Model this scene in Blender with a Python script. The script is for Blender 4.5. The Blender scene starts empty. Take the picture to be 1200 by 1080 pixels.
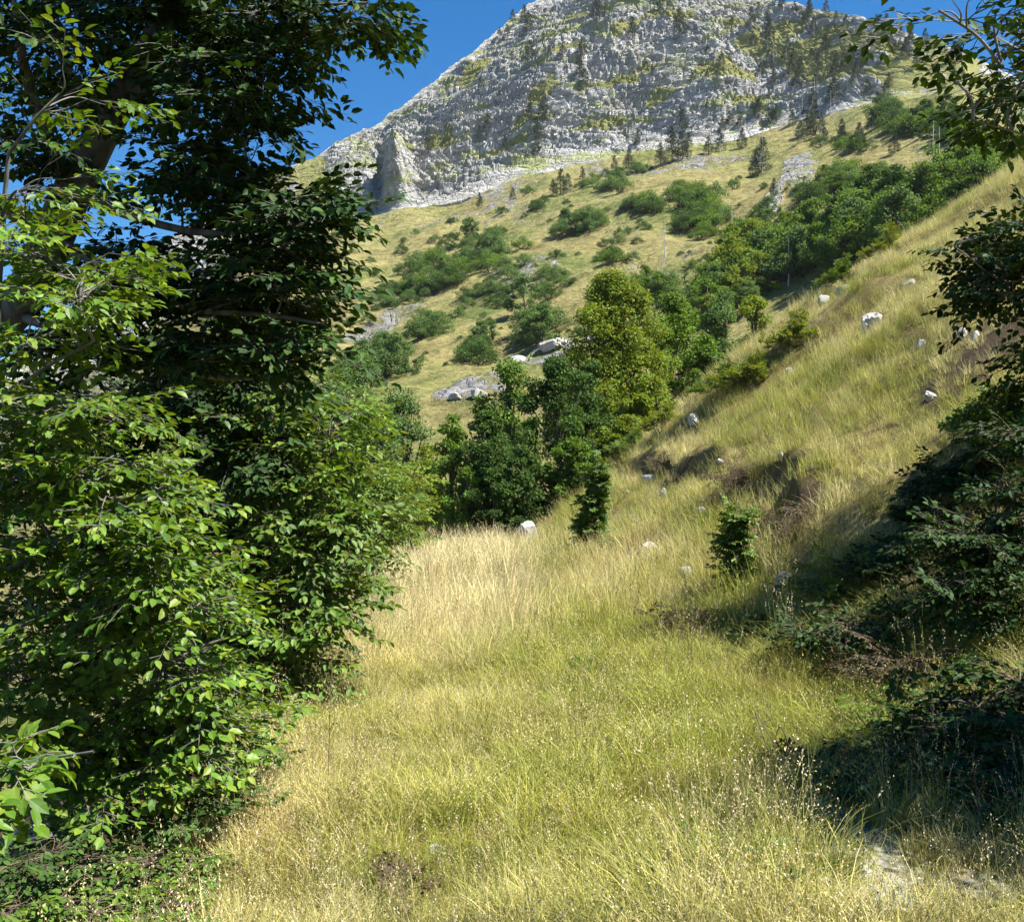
import bpy, math, random
import numpy as np
from mathutils import Vector

# ------------------------------------------------------------------ camera, sky, sun, exposure
SC = bpy.context.scene
COL = SC.collection
F = 1290.0; HX, HY, EYE = 600.0, 560.0, 1.6      # focal length and horizon in photo pixels, eye height
cd = bpy.data.cameras.new('camera'); cam = bpy.data.objects.new('camera', cd); COL.objects.link(cam)
cam.location = (0, 0, EYE); cam.rotation_euler = (math.radians(90), 0, 0)
cd.sensor_fit = 'HORIZONTAL'; cd.sensor_width = 36; cd.lens = 36*F/1200
cd.shift_y = 20/1200; cd.clip_start = 0.05; cd.clip_end = 5000
SC.camera = cam
SUN_AZ, SUN_EL = math.radians(108), math.radians(58)
w = bpy.data.worlds.new('World'); SC.world = w; w.use_nodes = True
nt = w.node_tree; nt.nodes.clear()
sky = nt.nodes.new('ShaderNodeTexSky'); sky.sky_type = 'NISHITA'; sky.sun_disc = False
sky.sun_elevation = SUN_EL; sky.sun_rotation = SUN_AZ
sky.altitude = 1200; sky.air_density = 1.0; sky.dust_density = 0.2; sky.ozone_density = 4.0
hs = nt.nodes.new('ShaderNodeHueSaturation'); hs.inputs['Saturation'].default_value = 1.36; hs.inputs['Value'].default_value = 1.0
bg = nt.nodes.new('ShaderNodeBackground'); bg.inputs['Strength'].default_value = 0.058
wo = nt.nodes.new('ShaderNodeOutputWorld')
nt.links.new(sky.outputs[0], hs.inputs['Color']); nt.links.new(hs.outputs[0], bg.inputs[0]); nt.links.new(bg.outputs[0], wo.inputs[0])
sd = bpy.data.lights.new('sun', 'SUN'); sun = bpy.data.objects.new('sun', sd); COL.objects.link(sun)
sd.energy = 4.8; sd.angle = math.radians(0.5); sd.color = (1.0, 0.965, 0.90)
S = Vector((math.cos(SUN_EL)*math.sin(SUN_AZ), math.cos(SUN_EL)*math.cos(SUN_AZ), math.sin(SUN_EL)))
sun.rotation_euler = S.to_track_quat('Z', 'Y').to_euler(); sun.location = (30, 0, 60)
SC.view_settings.view_transform = 'Standard'; SC.view_settings.look = 'None'
SC.view_settings.exposure = 1.55; SC.view_settings.gamma = 1.0
SC.render.engine = 'CYCLES'
SC.cycles.max_bounces = 6; SC.cycles.transmission_bounces = 4; SC.cycles.diffuse_bounces = 3; SC.cycles.glossy_bounces = 2

# ------------------------------------------------------------------ helpers
def rng(s): return np.random.default_rng(s)
def sm(a, b, x):
    t = np.clip((x-a)/(b-a), 0, 1); return t*t*(3-2*t)
_P = rng(7).permutation(256); _P = np.concatenate([_P, _P, _P])
_a = rng(8).normal(size=(256, 3)); _G = _a/np.linalg.norm(_a, axis=1)[:, None]
def noise(x, y, z=0.0):
    x, y, z = np.broadcast_arrays(np.asarray(x, float), np.asarray(y, float), np.asarray(z, float))
    xi, yi, zi = np.floor(x).astype(int), np.floor(y).astype(int), np.floor(z).astype(int)
    fx, fy, fz = x-xi, y-yi, z-zi
    ux, uy, uz = fx*fx*fx*(fx*(fx*6-15)+10), fy*fy*fy*(fy*(fy*6-15)+10), fz*fz*fz*(fz*(fz*6-15)+10)
    r = 0
    for a in (0, 1):
        wx = ux if a else 1-ux
        for b in (0, 1):
            wy = uy if b else 1-uy
            for c in (0, 1):
                wz = uz if c else 1-uz
                g = _G[_P[_P[_P[(xi+a) & 255]+((yi+b) & 255)]+((zi+c) & 255)]]
                r = r+wx*wy*wz*(g[..., 0]*(fx-a)+g[..., 1]*(fy-b)+g[..., 2]*(fz-c))
    return r*1.6
def fbm(x, y, z=0.0, o=4, lac=2.1, gain=.5):
    s = 0; a = 1
    for i in range(o):
        s = s+a*noise(x+i*17.3, y-i*9.1, z+i*5.7); x = x*lac; y = y*lac; z = z*lac; a *= gain
    return s
def ridged(x, y, z=0.0, o=4):
    s = 0; a = 1
    for i in range(o):
        s = s+a*(1-2*np.abs(noise(x+i*13.3, y-i*7.1, z+i*3.7))); x = x*2.1; y = y*2.1; z = z*2.1; a *= .5
    return s
def voronoi(x, y, z):
    xi, yi, zi = np.floor(x).astype(int), np.floor(y).astype(int), np.floor(z).astype(int)
    f1 = np.full(x.shape, 9.); f2 = np.full(x.shape, 9.); cid = np.zeros(x.shape)
    R = rng(3).random((256, 4))
    for a in (-1, 0, 1):
        for b in (-1, 0, 1):
            for c in (-1, 0, 1):
                h = _P[_P[_P[(xi+a) & 255]+((yi+b) & 255)]+((zi+c) & 255)]
                d = (xi+a+R[h, 0]-x)**2+(yi+b+R[h, 1]-y)**2+(zi+c+R[h, 2]-z)**2
                n = d < f1
                f2 = np.where(n, f1, np.minimum(f2, d)); cid = np.where(n, R[h, 3], cid); f1 = np.where(n, d, f1)
    return np.sqrt(f1), np.sqrt(f2), cid

class Acc:
    def __init__(s): s.v = []; s.f = []; s.n = 0
    def add(s, V, *Fs):
        for f in Fs: s.f.append(np.asarray(f)+s.n)
        s.v.append(V); s.n += len(V)
def new_mesh(name, V, faces, mat=None, smooth=False, attrs=None):
    me = bpy.data.meshes.new(name)
    V = np.ascontiguousarray(V, np.float32)
    me.vertices.add(len(V)); me.vertices.foreach_set('co', V.ravel())
    tot = np.concatenate([np.full(len(f), f.shape[1], np.int32) for f in faces]) if faces else np.zeros(0, np.int32)
    if len(tot):
        loops = np.concatenate([f.ravel() for f in faces]).astype(np.int32)
        me.loops.add(len(loops)); me.loops.foreach_set('vertex_index', loops)
        me.polygons.add(len(tot))
        me.polygons.foreach_set('loop_start', np.concatenate([[0], np.cumsum(tot)[:-1]]).astype(np.int32))
        me.polygons.foreach_set('loop_total', tot)
        me.polygons.foreach_set('use_smooth', np.full(len(tot), smooth, bool))
    for k, a in (attrs or {}).items():
        a = np.ascontiguousarray(a, np.float32)
        if a.ndim == 1: at = me.attributes.new(k, 'FLOAT', 'POINT'); at.data.foreach_set('value', a)
        elif a.shape[1] == 3: at = me.attributes.new(k, 'FLOAT_VECTOR', 'POINT'); at.data.foreach_set('vector', a.ravel())
        else: at = me.attributes.new(k, 'FLOAT_COLOR', 'POINT'); at.data.foreach_set('color', a.ravel())
    if mat: me.materials.append(mat)
    me.update(calc_edges=True)
    return me
def obj(name, acc, mat, parent=None, smooth=False, attrs=None):
    o = bpy.data.objects.new(name, new_mesh(name, np.concatenate(acc.v), acc.f, mat, smooth, attrs))
    COL.objects.link(o)
    if parent: o.parent = parent
    return o
def tag(o, label, cat, group=None):
    o['label'] = label; o['category'] = cat
    if group: o['group'] = group
    return o
def thing(name, label, cat, loc=(0, 0, 0), group=None):
    o = bpy.data.objects.new(name, None); COL.objects.link(o); o.location = loc; o.empty_display_size = .2
    return tag(o, label, cat, group)
def dup(o, loc, rz=0., sc=1., label=None, group=None):
    r = o.copy(); COL.objects.link(r); r.location = loc; r.rotation_euler = (0, 0, rz)
    r.scale = (sc, sc, sc) if np.isscalar(sc) else sc
    if label: r['label'] = label
    if group: r['group'] = group
    for ch in list(o.children):
        c = ch.copy(); COL.objects.link(c); c.parent = r
    return r
def at(px, py, Y): return np.array([(px-HX)/F*Y, Y, EYE+(HY-py)/F*Y])
def unit(v): return v/np.maximum(np.linalg.norm(v, axis=-1, keepdims=True), 1e-9)

def tube(acc, P, r0, r1, sides=6, taper=1.0):
    P = np.asarray(P, float); n = len(P)
    T = unit(np.gradient(P, axis=0)); ref = np.where(np.abs(T[:, 2:3]) > .9, [[1., 0, 0]], [[0., 0, 1]])
    A = unit(np.cross(T, ref)); B = np.cross(T, A)
    r = r0+(r1-r0)*np.linspace(0, 1, n)**taper
    an = np.arange(sides)*2*math.pi/sides
    V = P[:, None]+r[:, None, None]*(np.cos(an)[None, :, None]*A[:, None]+np.sin(an)[None, :, None]*B[:, None])
    i = np.arange(n-1)[:, None]*sides; j = np.arange(sides)[None]; k = (j+1) % sides
    Q = np.stack([i+j, i+k, i+sides+k, i+sides+j], -1).reshape(-1, 4)
    acc.add(V.reshape(-1, 3), Q)
def spline(P, n):
    P = np.asarray(P, float)
    if len(P) < 3: return P[0]+(P[-1]-P[0])*np.linspace(0, 1, n)[:, None]
    t = np.linspace(0, len(P)-1, n); i = np.minimum(t.astype(int), len(P)-2); f = (t-i)[:, None]
    Q = np.concatenate([[2*P[0]-P[1]], P, [2*P[-1]-P[-2]]])
    a, b, c, d = Q[i], Q[i+1], Q[i+2], Q[i+3]
    return .5*(2*b+(c-a)*f+(2*a-5*b+4*c-d)*f*f+(3*b-a-3*c+d)*f**3)

LEAF_FULL = np.array([(0, 0, 0), (.5, 0, -.03), (1, 0, -.14), (.24, .25, .05), (.64, .25, .01), (.24, -.25, .05), (.64, -.25, .01)])
LF_Q = np.array([(0, 1, 4, 3), (0, 5, 6, 1)]); LF_T = np.array([(1, 2, 4), (1, 6, 2)])
LEAF_SIMPLE = np.array([(0, 0, 0), (.45, .3, .07), (1, 0, -.08), (.45, -.3, .07)])
def add_leaves(acc, P, D, N, size, full=True, width=1.0):
    D = unit(D); W = unit(np.cross(N, D)); N = np.cross(D, W); n = len(P)
    T = (LEAF_FULL if full else LEAF_SIMPLE)*[1, width, 1]
    s = np.broadcast_to(np.asarray(size, float), (n,))[:, None, None]
    V = P[:, None]+s*(T[None, :, 0:1]*D[:, None]+T[None, :, 1:2]*W[:, None]+T[None, :, 2:3]*N[:, None])
    m = len(T); off = (np.arange(n)*m)[:, None, None]
    if full: acc.add(V.reshape(-1, 3), (LF_Q[None]+off).reshape(-1, 4), (LF_T[None]+off).reshape(-1, 3))
    else: acc.add(V.reshape(-1, 3), (np.array([[0, 1, 2, 3]])[None]+off).reshape(-1, 4))

# leaf spray templates: a flat twig with side twigs, unit length along X, leaves alternating
def spray_template(seed):
    r = rng(seed); L = []; tw = [((0, 0, 0), (.5, .0, .02)), ((.5, 0, .02), (1, 0, -.03))]
    def leaf(x, y, ang):
        L.append((x, y, r.normal(0, .02), ang, r.normal(0, .30), r.normal(0, .30), r.uniform(.75, 1.15)))
    sd = 1
    for x in np.linspace(.3, .95, 6):
        leaf(x, 0, sd*r.uniform(.6, 1.0)); sd = -sd
    leaf(1, 0, r.normal(0, .2))
    for k, x in enumerate((.15, .33, .5, .68)):
        ln = (.55-.4*x)*r.uniform(.8, 1.2); a = sd*r.uniform(.6, .95); sd = -sd
        ex, ey = x+ln*math.cos(a), ln*math.sin(a); tw.append(((x, 0, 0), (ex, ey, r.normal(0, .03))))
        s2 = 1
        for f in np.linspace(.3, .95, max(3, int(ln/.1))):
            leaf(x+(ex-x)*f, ey*f, a+s2*r.uniform(.5, .95)); s2 = -s2
        leaf(ex, ey, a+r.normal(0, .15))
    return np.array(L), np.array(tw)
SPR = [spray_template(i) for i in range(5)]
def place_sprays(leafacc, twigacc, T, X, Z, ln, leafsize, r, full=True, twig_r=.0022, width=1.0, jit=.25):
    X = unit(X); Y = unit(np.cross(Z, X)); Z = np.cross(X, Y)
    var = r.integers(0, len(SPR), len(T))
    for k in range(len(SPR)):
        m = var == k
        if not m.any(): continue
        t, x, y, z, l = T[m][:, None], X[m][:, None], Y[m][:, None], Z[m][:, None], ln[m][:, None, None]
        L, tw = SPR[k]; n = m.sum()
        P = t+l*(L[None, :, 0:1]*x+L[None, :, 1:2]*y+L[None, :, 2:3]*z)
        ca, sa = np.cos(L[:, 3])[None, :, None], np.sin(L[:, 3])[None, :, None]
        D = ca*x+sa*y+(L[None, :, 4:5]-.15)*z+r.normal(0, jit*.5, (n, len(L), 3))
        N = z+L[None, :, 5:6]*y+r.normal(0, jit, (n, len(L), 3))
        keep = r.random((n, len(L))) < .93
        sz = (L[None, :, 6]*leafsize*r.uniform(.8, 1.15, (n, len(L))))
        add_leaves(leafacc, P[keep], D[keep], N[keep], sz[keep], full, width)
        if twigacc is not None:
            a = t+l*(tw[None, :, 0, 0:1]*x+tw[None, :, 0, 1:2]*y+tw[None, :, 0, 2:3]*z)
            b = t+l*(tw[None, :, 1, 0:1]*x+tw[None, :, 1, 1:2]*y+tw[None, :, 1, 2:3]*z)
            a = a.reshape(-1, 3); b = b.reshape(-1, 3); d = unit(b-a)
            s1 = unit(np.cross(d, [[.3, .2, .9]])); s2 = np.cross(d, s1); q = len(a)
            ring = [twig_r*(math.cos(g)*s1+math.sin(g)*s2) for g in (0, 2.1, 4.2)]
            V = np.stack([a+ring[0], a+ring[1], a+ring[2], b+.5*ring[0], b+.5*ring[1], b+.5*ring[2]], 1).reshape(-1, 3)
            o = (np.arange(q)*6)[:, None, None]
            twigacc.add(V, (np.array([[0, 1, 4, 3], [1, 2, 5, 4], [2, 0, 3, 5]])[None]+o).reshape(-1, 4))

def blob_foliage(leafacc, woodacc, base, blobs, limbs, leafsize, seed, spray=.42, dens=1.0, full=True, droop=.15, width=1.0,
                 branch_r=.006, flat=.25):
    """blobs: (centre, (rx, ry, rz), n) in world space; branches run from the nearest limb to each blob and bear flat leaf sprays"""
    r = rng(seed); allp = np.concatenate([spline(l[0], 30) for l in limbs])
    for c, rad, n in blobs:
        c = np.asarray(c, float); rad = np.asarray(rad, float)
        low = allp[:, 2] < c[2]+.3
        src = allp[low] if low.any() else allp
        d = np.linalg.norm(src-c, axis=1)+.6*np.maximum(0, src[:, 2]-c[2]); a = src[d.argmin()]
        mid = (a+c)/2+r.normal(0, .08, 3)*np.linalg.norm(c-a)+[0, 0, .06*np.linalg.norm(c-a)]
        path = spline([a, mid, c], 12)
        tube(woodacc, path-base, branch_r*(1+1.2*np.linalg.norm(c-a)), branch_r*.9, 5)
        n = max(2, int(n*dens))
        for _ in range(n):
            dv = r.normal(size=3); dv /= np.linalg.norm(dv); e = c+rad*dv*r.uniform(.25, 1)**.5
            s = path[r.integers(6, 12)]
            ln = np.linalg.norm(e-s)
            if ln < .1: continue
            m = (s+e)/2+r.normal(0, .1*ln, 3)+[0, 0, .08*ln]
            sp = spline([s, m, e], 8)
            tube(woodacc, sp-base, branch_r*.75, branch_r*.3, 4)
            k = max(2, int(ln/(spray*.42))+1)
            idx = np.linspace(7, 1.5, k); ii = idx.astype(int)
            T = sp[ii]; tan = unit(np.gradient(sp, axis=0))[ii]
            out = unit(unit(e-c)*.5+tan)
            ang = np.where(np.arange(k) % 2, 1, -1)*r.uniform(.3, 1.0, k); ang[0] = r.normal(0, .2)
            X = np.stack([out[:, 0]*np.cos(ang)-out[:, 1]*np.sin(ang), out[:, 0]*np.sin(ang)+out[:, 1]*np.cos(ang),
                          out[:, 2]*.5-droop+r.normal(0, .15, k)], -1)
            Z = np.array([[0, 0, 1.]])+r.normal(0, flat, (k, 3))
            place_sprays(leafacc, woodacc, T-base, X, Z, spray*r.uniform(.75, 1.2, k), leafsize, r, full, width=width)

# clumped crown for plants seen from farther away
def clump_crown(acc, centers, crad, per, leaf, r, up=.7, flatten=.65, full=False, width=1.15):
    n = len(centers)
    dv = unit(r.normal(size=(n, per, 3)))
    rad = np.broadcast_to(np.asarray(crad), (n,))[:, None, None]
    P = centers[:, None]+dv*rad*[1, 1, flatten]*r.uniform(.2, 1, (n, per, 1))**.45
    N = unit(dv*.7+r.normal(0, .45, (n, per, 3))+[0, 0, up])
    D = r.normal(size=(n, per, 3))+dv*.7-[0, 0, .3]
    sz = leaf*r.uniform(.65, 1.25, (n, per))
    add_leaves(acc, P.reshape(-1, 3), D.reshape(-1, 3), N.reshape(-1, 3), sz.ravel(), full, width)

# ------------------------------------------------------------------ materials
def nodes(m):
    m.use_nodes = True; t = m.node_tree; t.nodes.clear()
    out = t.nodes.new('ShaderNodeOutputMaterial')
    def N(kind, **kw):
        n = t.nodes.new('ShaderNode'+kind)
        for k, v in kw.items():
            if k in n.inputs: n.inputs[k].default_value = v
            else: setattr(n, k, v)
        return n
    return t, out, N
def ramp(n, stops):
    cr = n.color_ramp
    while len(cr.elements) > 1: cr.elements.remove(cr.elements[0])
    for i, (p, c) in enumerate(stops):
        e = cr.elements[0] if i == 0 else cr.elements.new(p)
        e.position = p; e.color = (*c, 1) if len(c) == 3 else c
def mixc(N, t, fac, a, b, mode='MIX'):
    m = N('Mix', data_type='RGBA', blend_type=mode)
    for s, v in ((0, fac), (6, a), (7, b)):
        if hasattr(v, 'is_linked'): t.links.new(v, m.inputs[s])
        else: m.inputs[s].default_value = v if s == 0 else (*v, 1)
    return m.outputs[2]

def leaf_mat(name, cols, trans=.35, rough=.42, spec=.5, back=1.5):
    m = bpy.data.materials.new(name); t, out, N = nodes(m); L = t.links.new
    g = N('NewGeometry'); rp = N('ValToRGB'); n = len(cols)
    ramp(rp, [(i/(n-1), c) for i, c in enumerate(cols)])
    L(g.outputs['Random Per Island'], rp.inputs[0])
    ns = N('TexNoise', Scale=1.1); ns.noise_dimensions = '3D'
    tc = N('TexCoord'); L(tc.outputs['Object'], ns.inputs['Vector'])
    mr = N('MapRange'); mr.inputs[1].default_value = .35; mr.inputs[2].default_value = .65; mr.inputs[3].default_value = .78; mr.inputs[4].default_value = 1.2
    L(ns.outputs[0], mr.inputs[0])
    vm = N('VectorMath', operation='SCALE'); L(rp.outputs[0], vm.inputs[0]); L(mr.outputs[0], vm.inputs['Scale'])
    p = N('BsdfPrincipled', Roughness=rough); p.inputs['Specular IOR Level'].default_value = spec
    L(vm.outputs[0], p.inputs['Base Color'])
    tr = N('BsdfTranslucent'); tm = mixc(N, t, 1.0, vm.outputs[0], (1.5*back/1.5, 1.25*back/1.5, .45), 'MULTIPLY'); L(tm, tr.inputs[0])
    mx = N('MixShader'); mx.inputs[0].default_value = trans
    L(p.outputs[0], mx.inputs[1]); L(tr.outputs[0], mx.inputs[2]); L(mx.outputs[0], out.inputs[0])
    return m
BEECH_SHADE = leaf_mat('beech_leaf_shade', [(.012, .032, .007), (.018, .048, .009), (.028, .065, .011), (.05, .095, .014)], .14, .6, .15)  # beech green scaled down: crown and bush shade put into the leaf colour
BEECH_LIT = leaf_mat('beech_leaf_lit', [(.050, .115, .012), (.088, .18, .016), (.125, .22, .02), (.185, .245, .025)], .34, .48, .32)  # lighter copy of the beech green, sunlight on the boughs painted in
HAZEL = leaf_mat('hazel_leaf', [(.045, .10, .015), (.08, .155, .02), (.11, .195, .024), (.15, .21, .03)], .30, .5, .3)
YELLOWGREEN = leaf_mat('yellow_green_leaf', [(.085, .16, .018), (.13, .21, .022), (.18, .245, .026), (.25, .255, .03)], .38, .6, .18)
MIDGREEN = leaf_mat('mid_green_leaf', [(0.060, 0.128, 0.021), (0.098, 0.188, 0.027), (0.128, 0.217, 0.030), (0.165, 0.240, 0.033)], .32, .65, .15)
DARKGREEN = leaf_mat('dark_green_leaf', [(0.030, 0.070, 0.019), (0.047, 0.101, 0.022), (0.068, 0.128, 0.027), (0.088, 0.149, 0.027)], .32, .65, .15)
BLUEGREEN = leaf_mat('grey_green_leaf', [(0.068, 0.128, 0.045), (0.090, 0.165, 0.053), (0.112, 0.195, 0.053), (0.150, 0.217, 0.060)], .32, .65, .15)
PINE = leaf_mat('pine_needles', [(0.024, 0.042, 0.017), (0.036, 0.060, 0.022), (0.054, 0.078, 0.026)], .1, .6, .2)
DRYLEAF = leaf_mat('dry_weed_leaf', [(.05, .03, .018), (.09, .055, .03), (.12, .09, .035), (.07, .07, .02)], .15, .6, .2)

def bark_mat(name, c1, c2):
    m = bpy.data.materials.new(name); t, out, N = nodes(m); L = t.links.new
    tc = N('TexCoord'); mp = N('Mapping'); mp.inputs['Scale'].default_value = (1, 1, .35); L(tc.outputs['Object'], mp.inputs[0])
    ns = N('TexNoise', Scale=14., Detail=6.); L(mp.outputs[0], ns.inputs['Vector'])
    rp = N('ValToRGB'); ramp(rp, [(.32, c1), (.68, c2)]); L(ns.outputs[0], rp.inputs[0])
    p = N('BsdfPrincipled', Roughness=.85); p.inputs['Specular IOR Level'].default_value = .2; L(rp.outputs[0], p.inputs['Base Color'])
    b = N('Bump', Strength=.5, Distance=.02); L(ns.outputs[0], b.inputs['Height']); L(b.outputs[0], p.inputs['Normal'])
    L(p.outputs[0], out.inputs[0]); return m
BARK = bark_mat('beech_bark', (.07, .065, .055), (.22, .21, .185))
TWIG = bark_mat('shrub_bark', (.06, .045, .03), (.16, .12, .085))
SNAGWOOD = bark_mat('weathered_wood', (.32, .30, .28), (.55, .53, .50))

def stone_mat(name, c1, c2, sc=5.):
    m = bpy.data.materials.new(name); t, out, N = nodes(m); L = t.links.new
    tc = N('TexCoord'); n1 = N('TexNoise', Scale=sc, Detail=8., Roughness=.65); L(tc.outputs['Object'], n1.inputs['Vector'])
    n2 = N('TexNoise', Scale=sc*.4, Detail=3.); L(tc.outputs['Object'], n2.inputs['Vector'])
    rp = N('ValToRGB'); ramp(rp, [(.3, c1), (.6, c2), (.8, tuple(min(.75, x*1.15) for x in c2))]); L(n1.outputs[0], rp.inputs[0])
    r2 = N('ValToRGB'); ramp(r2, [(.45, (1, 1, 1)), (.7, (.62, .6, .5))]); L(n2.outputs[0], r2.inputs[0])
    c = mixc(N, t, 1., rp.outputs[0], r2.outputs[0], 'MULTIPLY')
    p = N('BsdfPrincipled', Roughness=.9); L(c, p.inputs['Base Color'])
    b = N('Bump', Strength=.7, Distance=.03); L(n1.outputs[0], b.inputs['Height']); L(b.outputs[0], p.inputs['Normal'])
    L(p.outputs[0], out.inputs[0]); return m
STONE = stone_mat('pale_limestone', (.19, .185, .17), (.46, .45, .42))

def ground_mat():
    m = bpy.data.materials.new('dry_meadow_soil'); t, out, N = nodes(m); L = t.links.new
    tc = N('TexCoord')
    n1 = N('TexNoise', Scale=.9, Detail=5., Roughness=.6); L(tc.outputs['Object'], n1.inputs['Vector'])
    n2 = N('TexNoise', Scale=22., Detail=6., Roughness=.7); L(tc.outputs['Object'], n2.inputs['Vector'])
    r1 = N('ValToRGB'); ramp(r1, [(.3, (.10, .10, .025)), (.5, (.20, .16, .06)), (.7, (.30, .24, .11))]); L(n1.outputs[0], r1.inputs[0])
    r2 = N('ValToRGB'); ramp(r2, [(.3, (.45, .42, .36)), (.7, (1.2, 1.2, 1.1))]); L(n2.outputs[0], r2.inputs[0])
    c = mixc(N, t, 1., r1.outputs[0], r2.outputs[0], 'MULTIPLY')
    ad = N('Attribute', attribute_name='dirt'); ag = N('Attribute', attribute_name='gravel')
    vo = N('TexVoronoi', Scale=34.); L(tc.outputs['Object'], vo.inputs['Vector'])
    rg = N('ValToRGB'); ramp(rg, [(.0, (.46, .44, .40)), (.45, (.36, .34, .29)), (.8, (.14, .12, .08))]); L(vo.outputs['Distance'], rg.inputs[0])
    gv = rg.outputs[0]
    c = mixc(N, t, ag.outputs['Fac'], c, gv)
    dd = mixc(N, t, n2.outputs[0], (.03, .021, .012), (.11, .08, .045))
    c = mixc(N, t, ad.outputs['Fac'], c, dd)
    p = N('BsdfPrincipled', Roughness=.95); p.inputs['Specular IOR Level'].default_value = .1; L(c, p.inputs['Base Color'])
    b = N('Bump', Strength=.8, Distance=.05); L(n2.outputs[0], b.inputs['Height']); L(b.outputs[0], p.inputs['Normal'])
    L(p.outputs[0], out.inputs[0]); return m

def mountain_mat():
    m = bpy.data.materials.new('limestone_mountain'); t, out, N = nodes(m); L = t.links.new
    tc = N('TexCoord'); O = tc.outputs['Object']
    def no(scale, det=5., ro=.6, vec=None):
        n = N('TexNoise', Scale=scale, Detail=det, Roughness=ro); L(vec or O, n.inputs['Vector']); return n.outputs[0]
    mp = N('Mapping'); mp.inputs['Scale'].default_value = (.35, .35, 2.2); mp.inputs['Rotation'].default_value = (0, .12, 0); L(O, mp.inputs[0])
    beds = no(.22, 6., .7, mp.outputs[0])
    mv = N('Mapping'); mv.inputs['Scale'].default_value = (1.6, 1.6, .25); L(O, mv.inputs[0])
    flut = no(.25, 6., .7, mv.outputs[0])
    fine = no(.9, 8., .75); big = no(.025, 4., .6)
    rr = N('ValToRGB'); ramp(rr, [(.35, (.15, .148, .14)), (.44, (.31, .303, .285)), (.53, (.45, .44, .41)), (.66, (.57, .557, .52))])
    a1 = N('Math', operation='ADD'); bd2 = N('Math', operation='MULTIPLY_ADD'); L(beds, bd2.inputs[0]); bd2.inputs[1].default_value = 1.8; bd2.inputs[2].default_value = -.4
    L(bd2.outputs[0], a1.inputs[0]); L(flut, a1.inputs[1])
    a2 = N('Math', operation='ADD'); L(a1.outputs[0], a2.inputs[0]); L(fine, a2.inputs[1])
    a3 = N('Math', operation='MULTIPLY'); L(a2.outputs[0], a3.inputs[0]); a3.inputs[1].default_value = 1/3
    L(a3.outputs[0], rr.inputs[0])
    nd = N('TexNoise', Scale=.2, Detail=3.); L(O, nd.inputs['Vector'])
    wv = N('VectorMath', operation='MULTIPLY_ADD'); L(nd.outputs['Color'], wv.inputs[0]); wv.inputs[1].default_value = (5, 5, 5); L(O, wv.inputs[2])
    cracks = []
    for sc, wd, st in (((.045, .05, .40), .045, 0), ((.30, .15, .09), .04, 0), ((.16, .12, .95), .04, 0)):
        m2 = N('Mapping'); m2.inputs['Scale'].default_value = sc; m2.inputs['Rotation'].default_value = (0, .15, 0); L(wv.outputs[0], m2.inputs[0])
        v = N('TexVoronoi', feature='DISTANCE_TO_EDGE', Scale=1.); L(m2.outputs[0], v.inputs['Vector'])
        q = N('MapRange', interpolation_type='SMOOTHSTEP'); q.inputs[1].default_value = 0; q.inputs[2].default_value = wd; L(v.outputs['Distance'], q.inputs[0]); cracks.append(q.outputs[0])
    k1 = N('Math', operation='MULTIPLY'); L(cracks[0], k1.inputs[0]); L(cracks[1], k1.inputs[1])
    k2 = N('Math', operation='MULTIPLY'); L(k1.outputs[0], k2.inputs[0]); L(cracks[2], k2.inputs[1])
    rockc = mixc(N, t, k2.outputs[0], (.29, .283, .265), rr.outputs[0])
    st = N('ValToRGB'); ramp(st, [(.32, (.72, .72, .74)), (.46, (1, 1, 1)), (.6, (1.06, 1.04, .99)), (.74, (1.0, .9, .74))]); L(no(.035, 5., .65, wv.outputs[0]), st.inputs[0])
    rockc = mixc(N, t, .9, rockc, st.outputs[0], 'MULTIPLY')
    gs_ = N('ValToRGB'); ramp(gs_, [(.525, (0, 0, 0)), (.585, (.85, .85, .85))]); mg_ = N('Mapping'); mg_.inputs['Scale'].default_value = (.6, .6, 1.7); mg_.inputs['Rotation'].default_value = (0, .2, 0); L(O, mg_.inputs[0]); L(no(.085, 8., .74, mg_.outputs[0]), gs_.inputs[0])
    rockc = mixc(N, t, gs_.outputs[0], rockc, (.29, .31, .11))
    asc = N('Attribute', attribute_name='scree'); rockc = mixc(N, t, asc.outputs['Fac'], rockc, (.66, .66, .67), 'MULTIPLY')
    
    # meadow
    mg = no(.05, 6., .65); mf = no(.5, 7., .7); ms = no(1.6, 5., .7)
    g1 = N('ValToRGB'); ramp(g1, [(.30, (.09, .12, .028)), (.43, (.175, .18, .058)), (.54, (.26, .225, .09)), (.64, (.195, .165, .065)), (.76, (.11, .145, .035))]); L(mg, g1.inputs[0])
    g2 = N('ValToRGB'); ramp(g2, [(.30, (.40, .45, .35)), (.5, (1, 1, 1)), (.7, (1.3, 1.25, 1.2))]); L(mf, g2.inputs[0])
    g3 = N('ValToRGB'); ramp(g3, [(.36, (.45, .5, .42)), (.5, (1, 1, 1))]); L(ms, g3.inputs[0])
    gm = mixc(N, t, 1., g1.outputs[0], g2.outputs[0], 'MULTIPLY'); gm = mixc(N, t, .8, gm, g3.outputs[0], 'MULTIPLY')
    ar = N('Attribute', attribute_name='green'); gm = mixc(N, t, ar.outputs['Fac'], gm, mixc(N, t, mf, (.15, .165, .045), (.34, .32, .125)))
    ak = N('Attribute', attribute_name='rock')
    sub = N('Math', operation='MULTIPLY_ADD'); L(mf, sub.inputs[0]); sub.inputs[1].default_value = 1.1; sub.inputs[2].default_value = -.55
    ad = N('Math', operation='ADD'); L(ak.outputs['Fac'], ad.inputs[0]); L(sub.outputs[0], ad.inputs[1])
    rk = N('ValToRGB'); ramp(rk, [(.42, (0, 0, 0)), (.58, (1, 1, 1))]); L(ad.outputs[0], rk.inputs[0])
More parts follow.
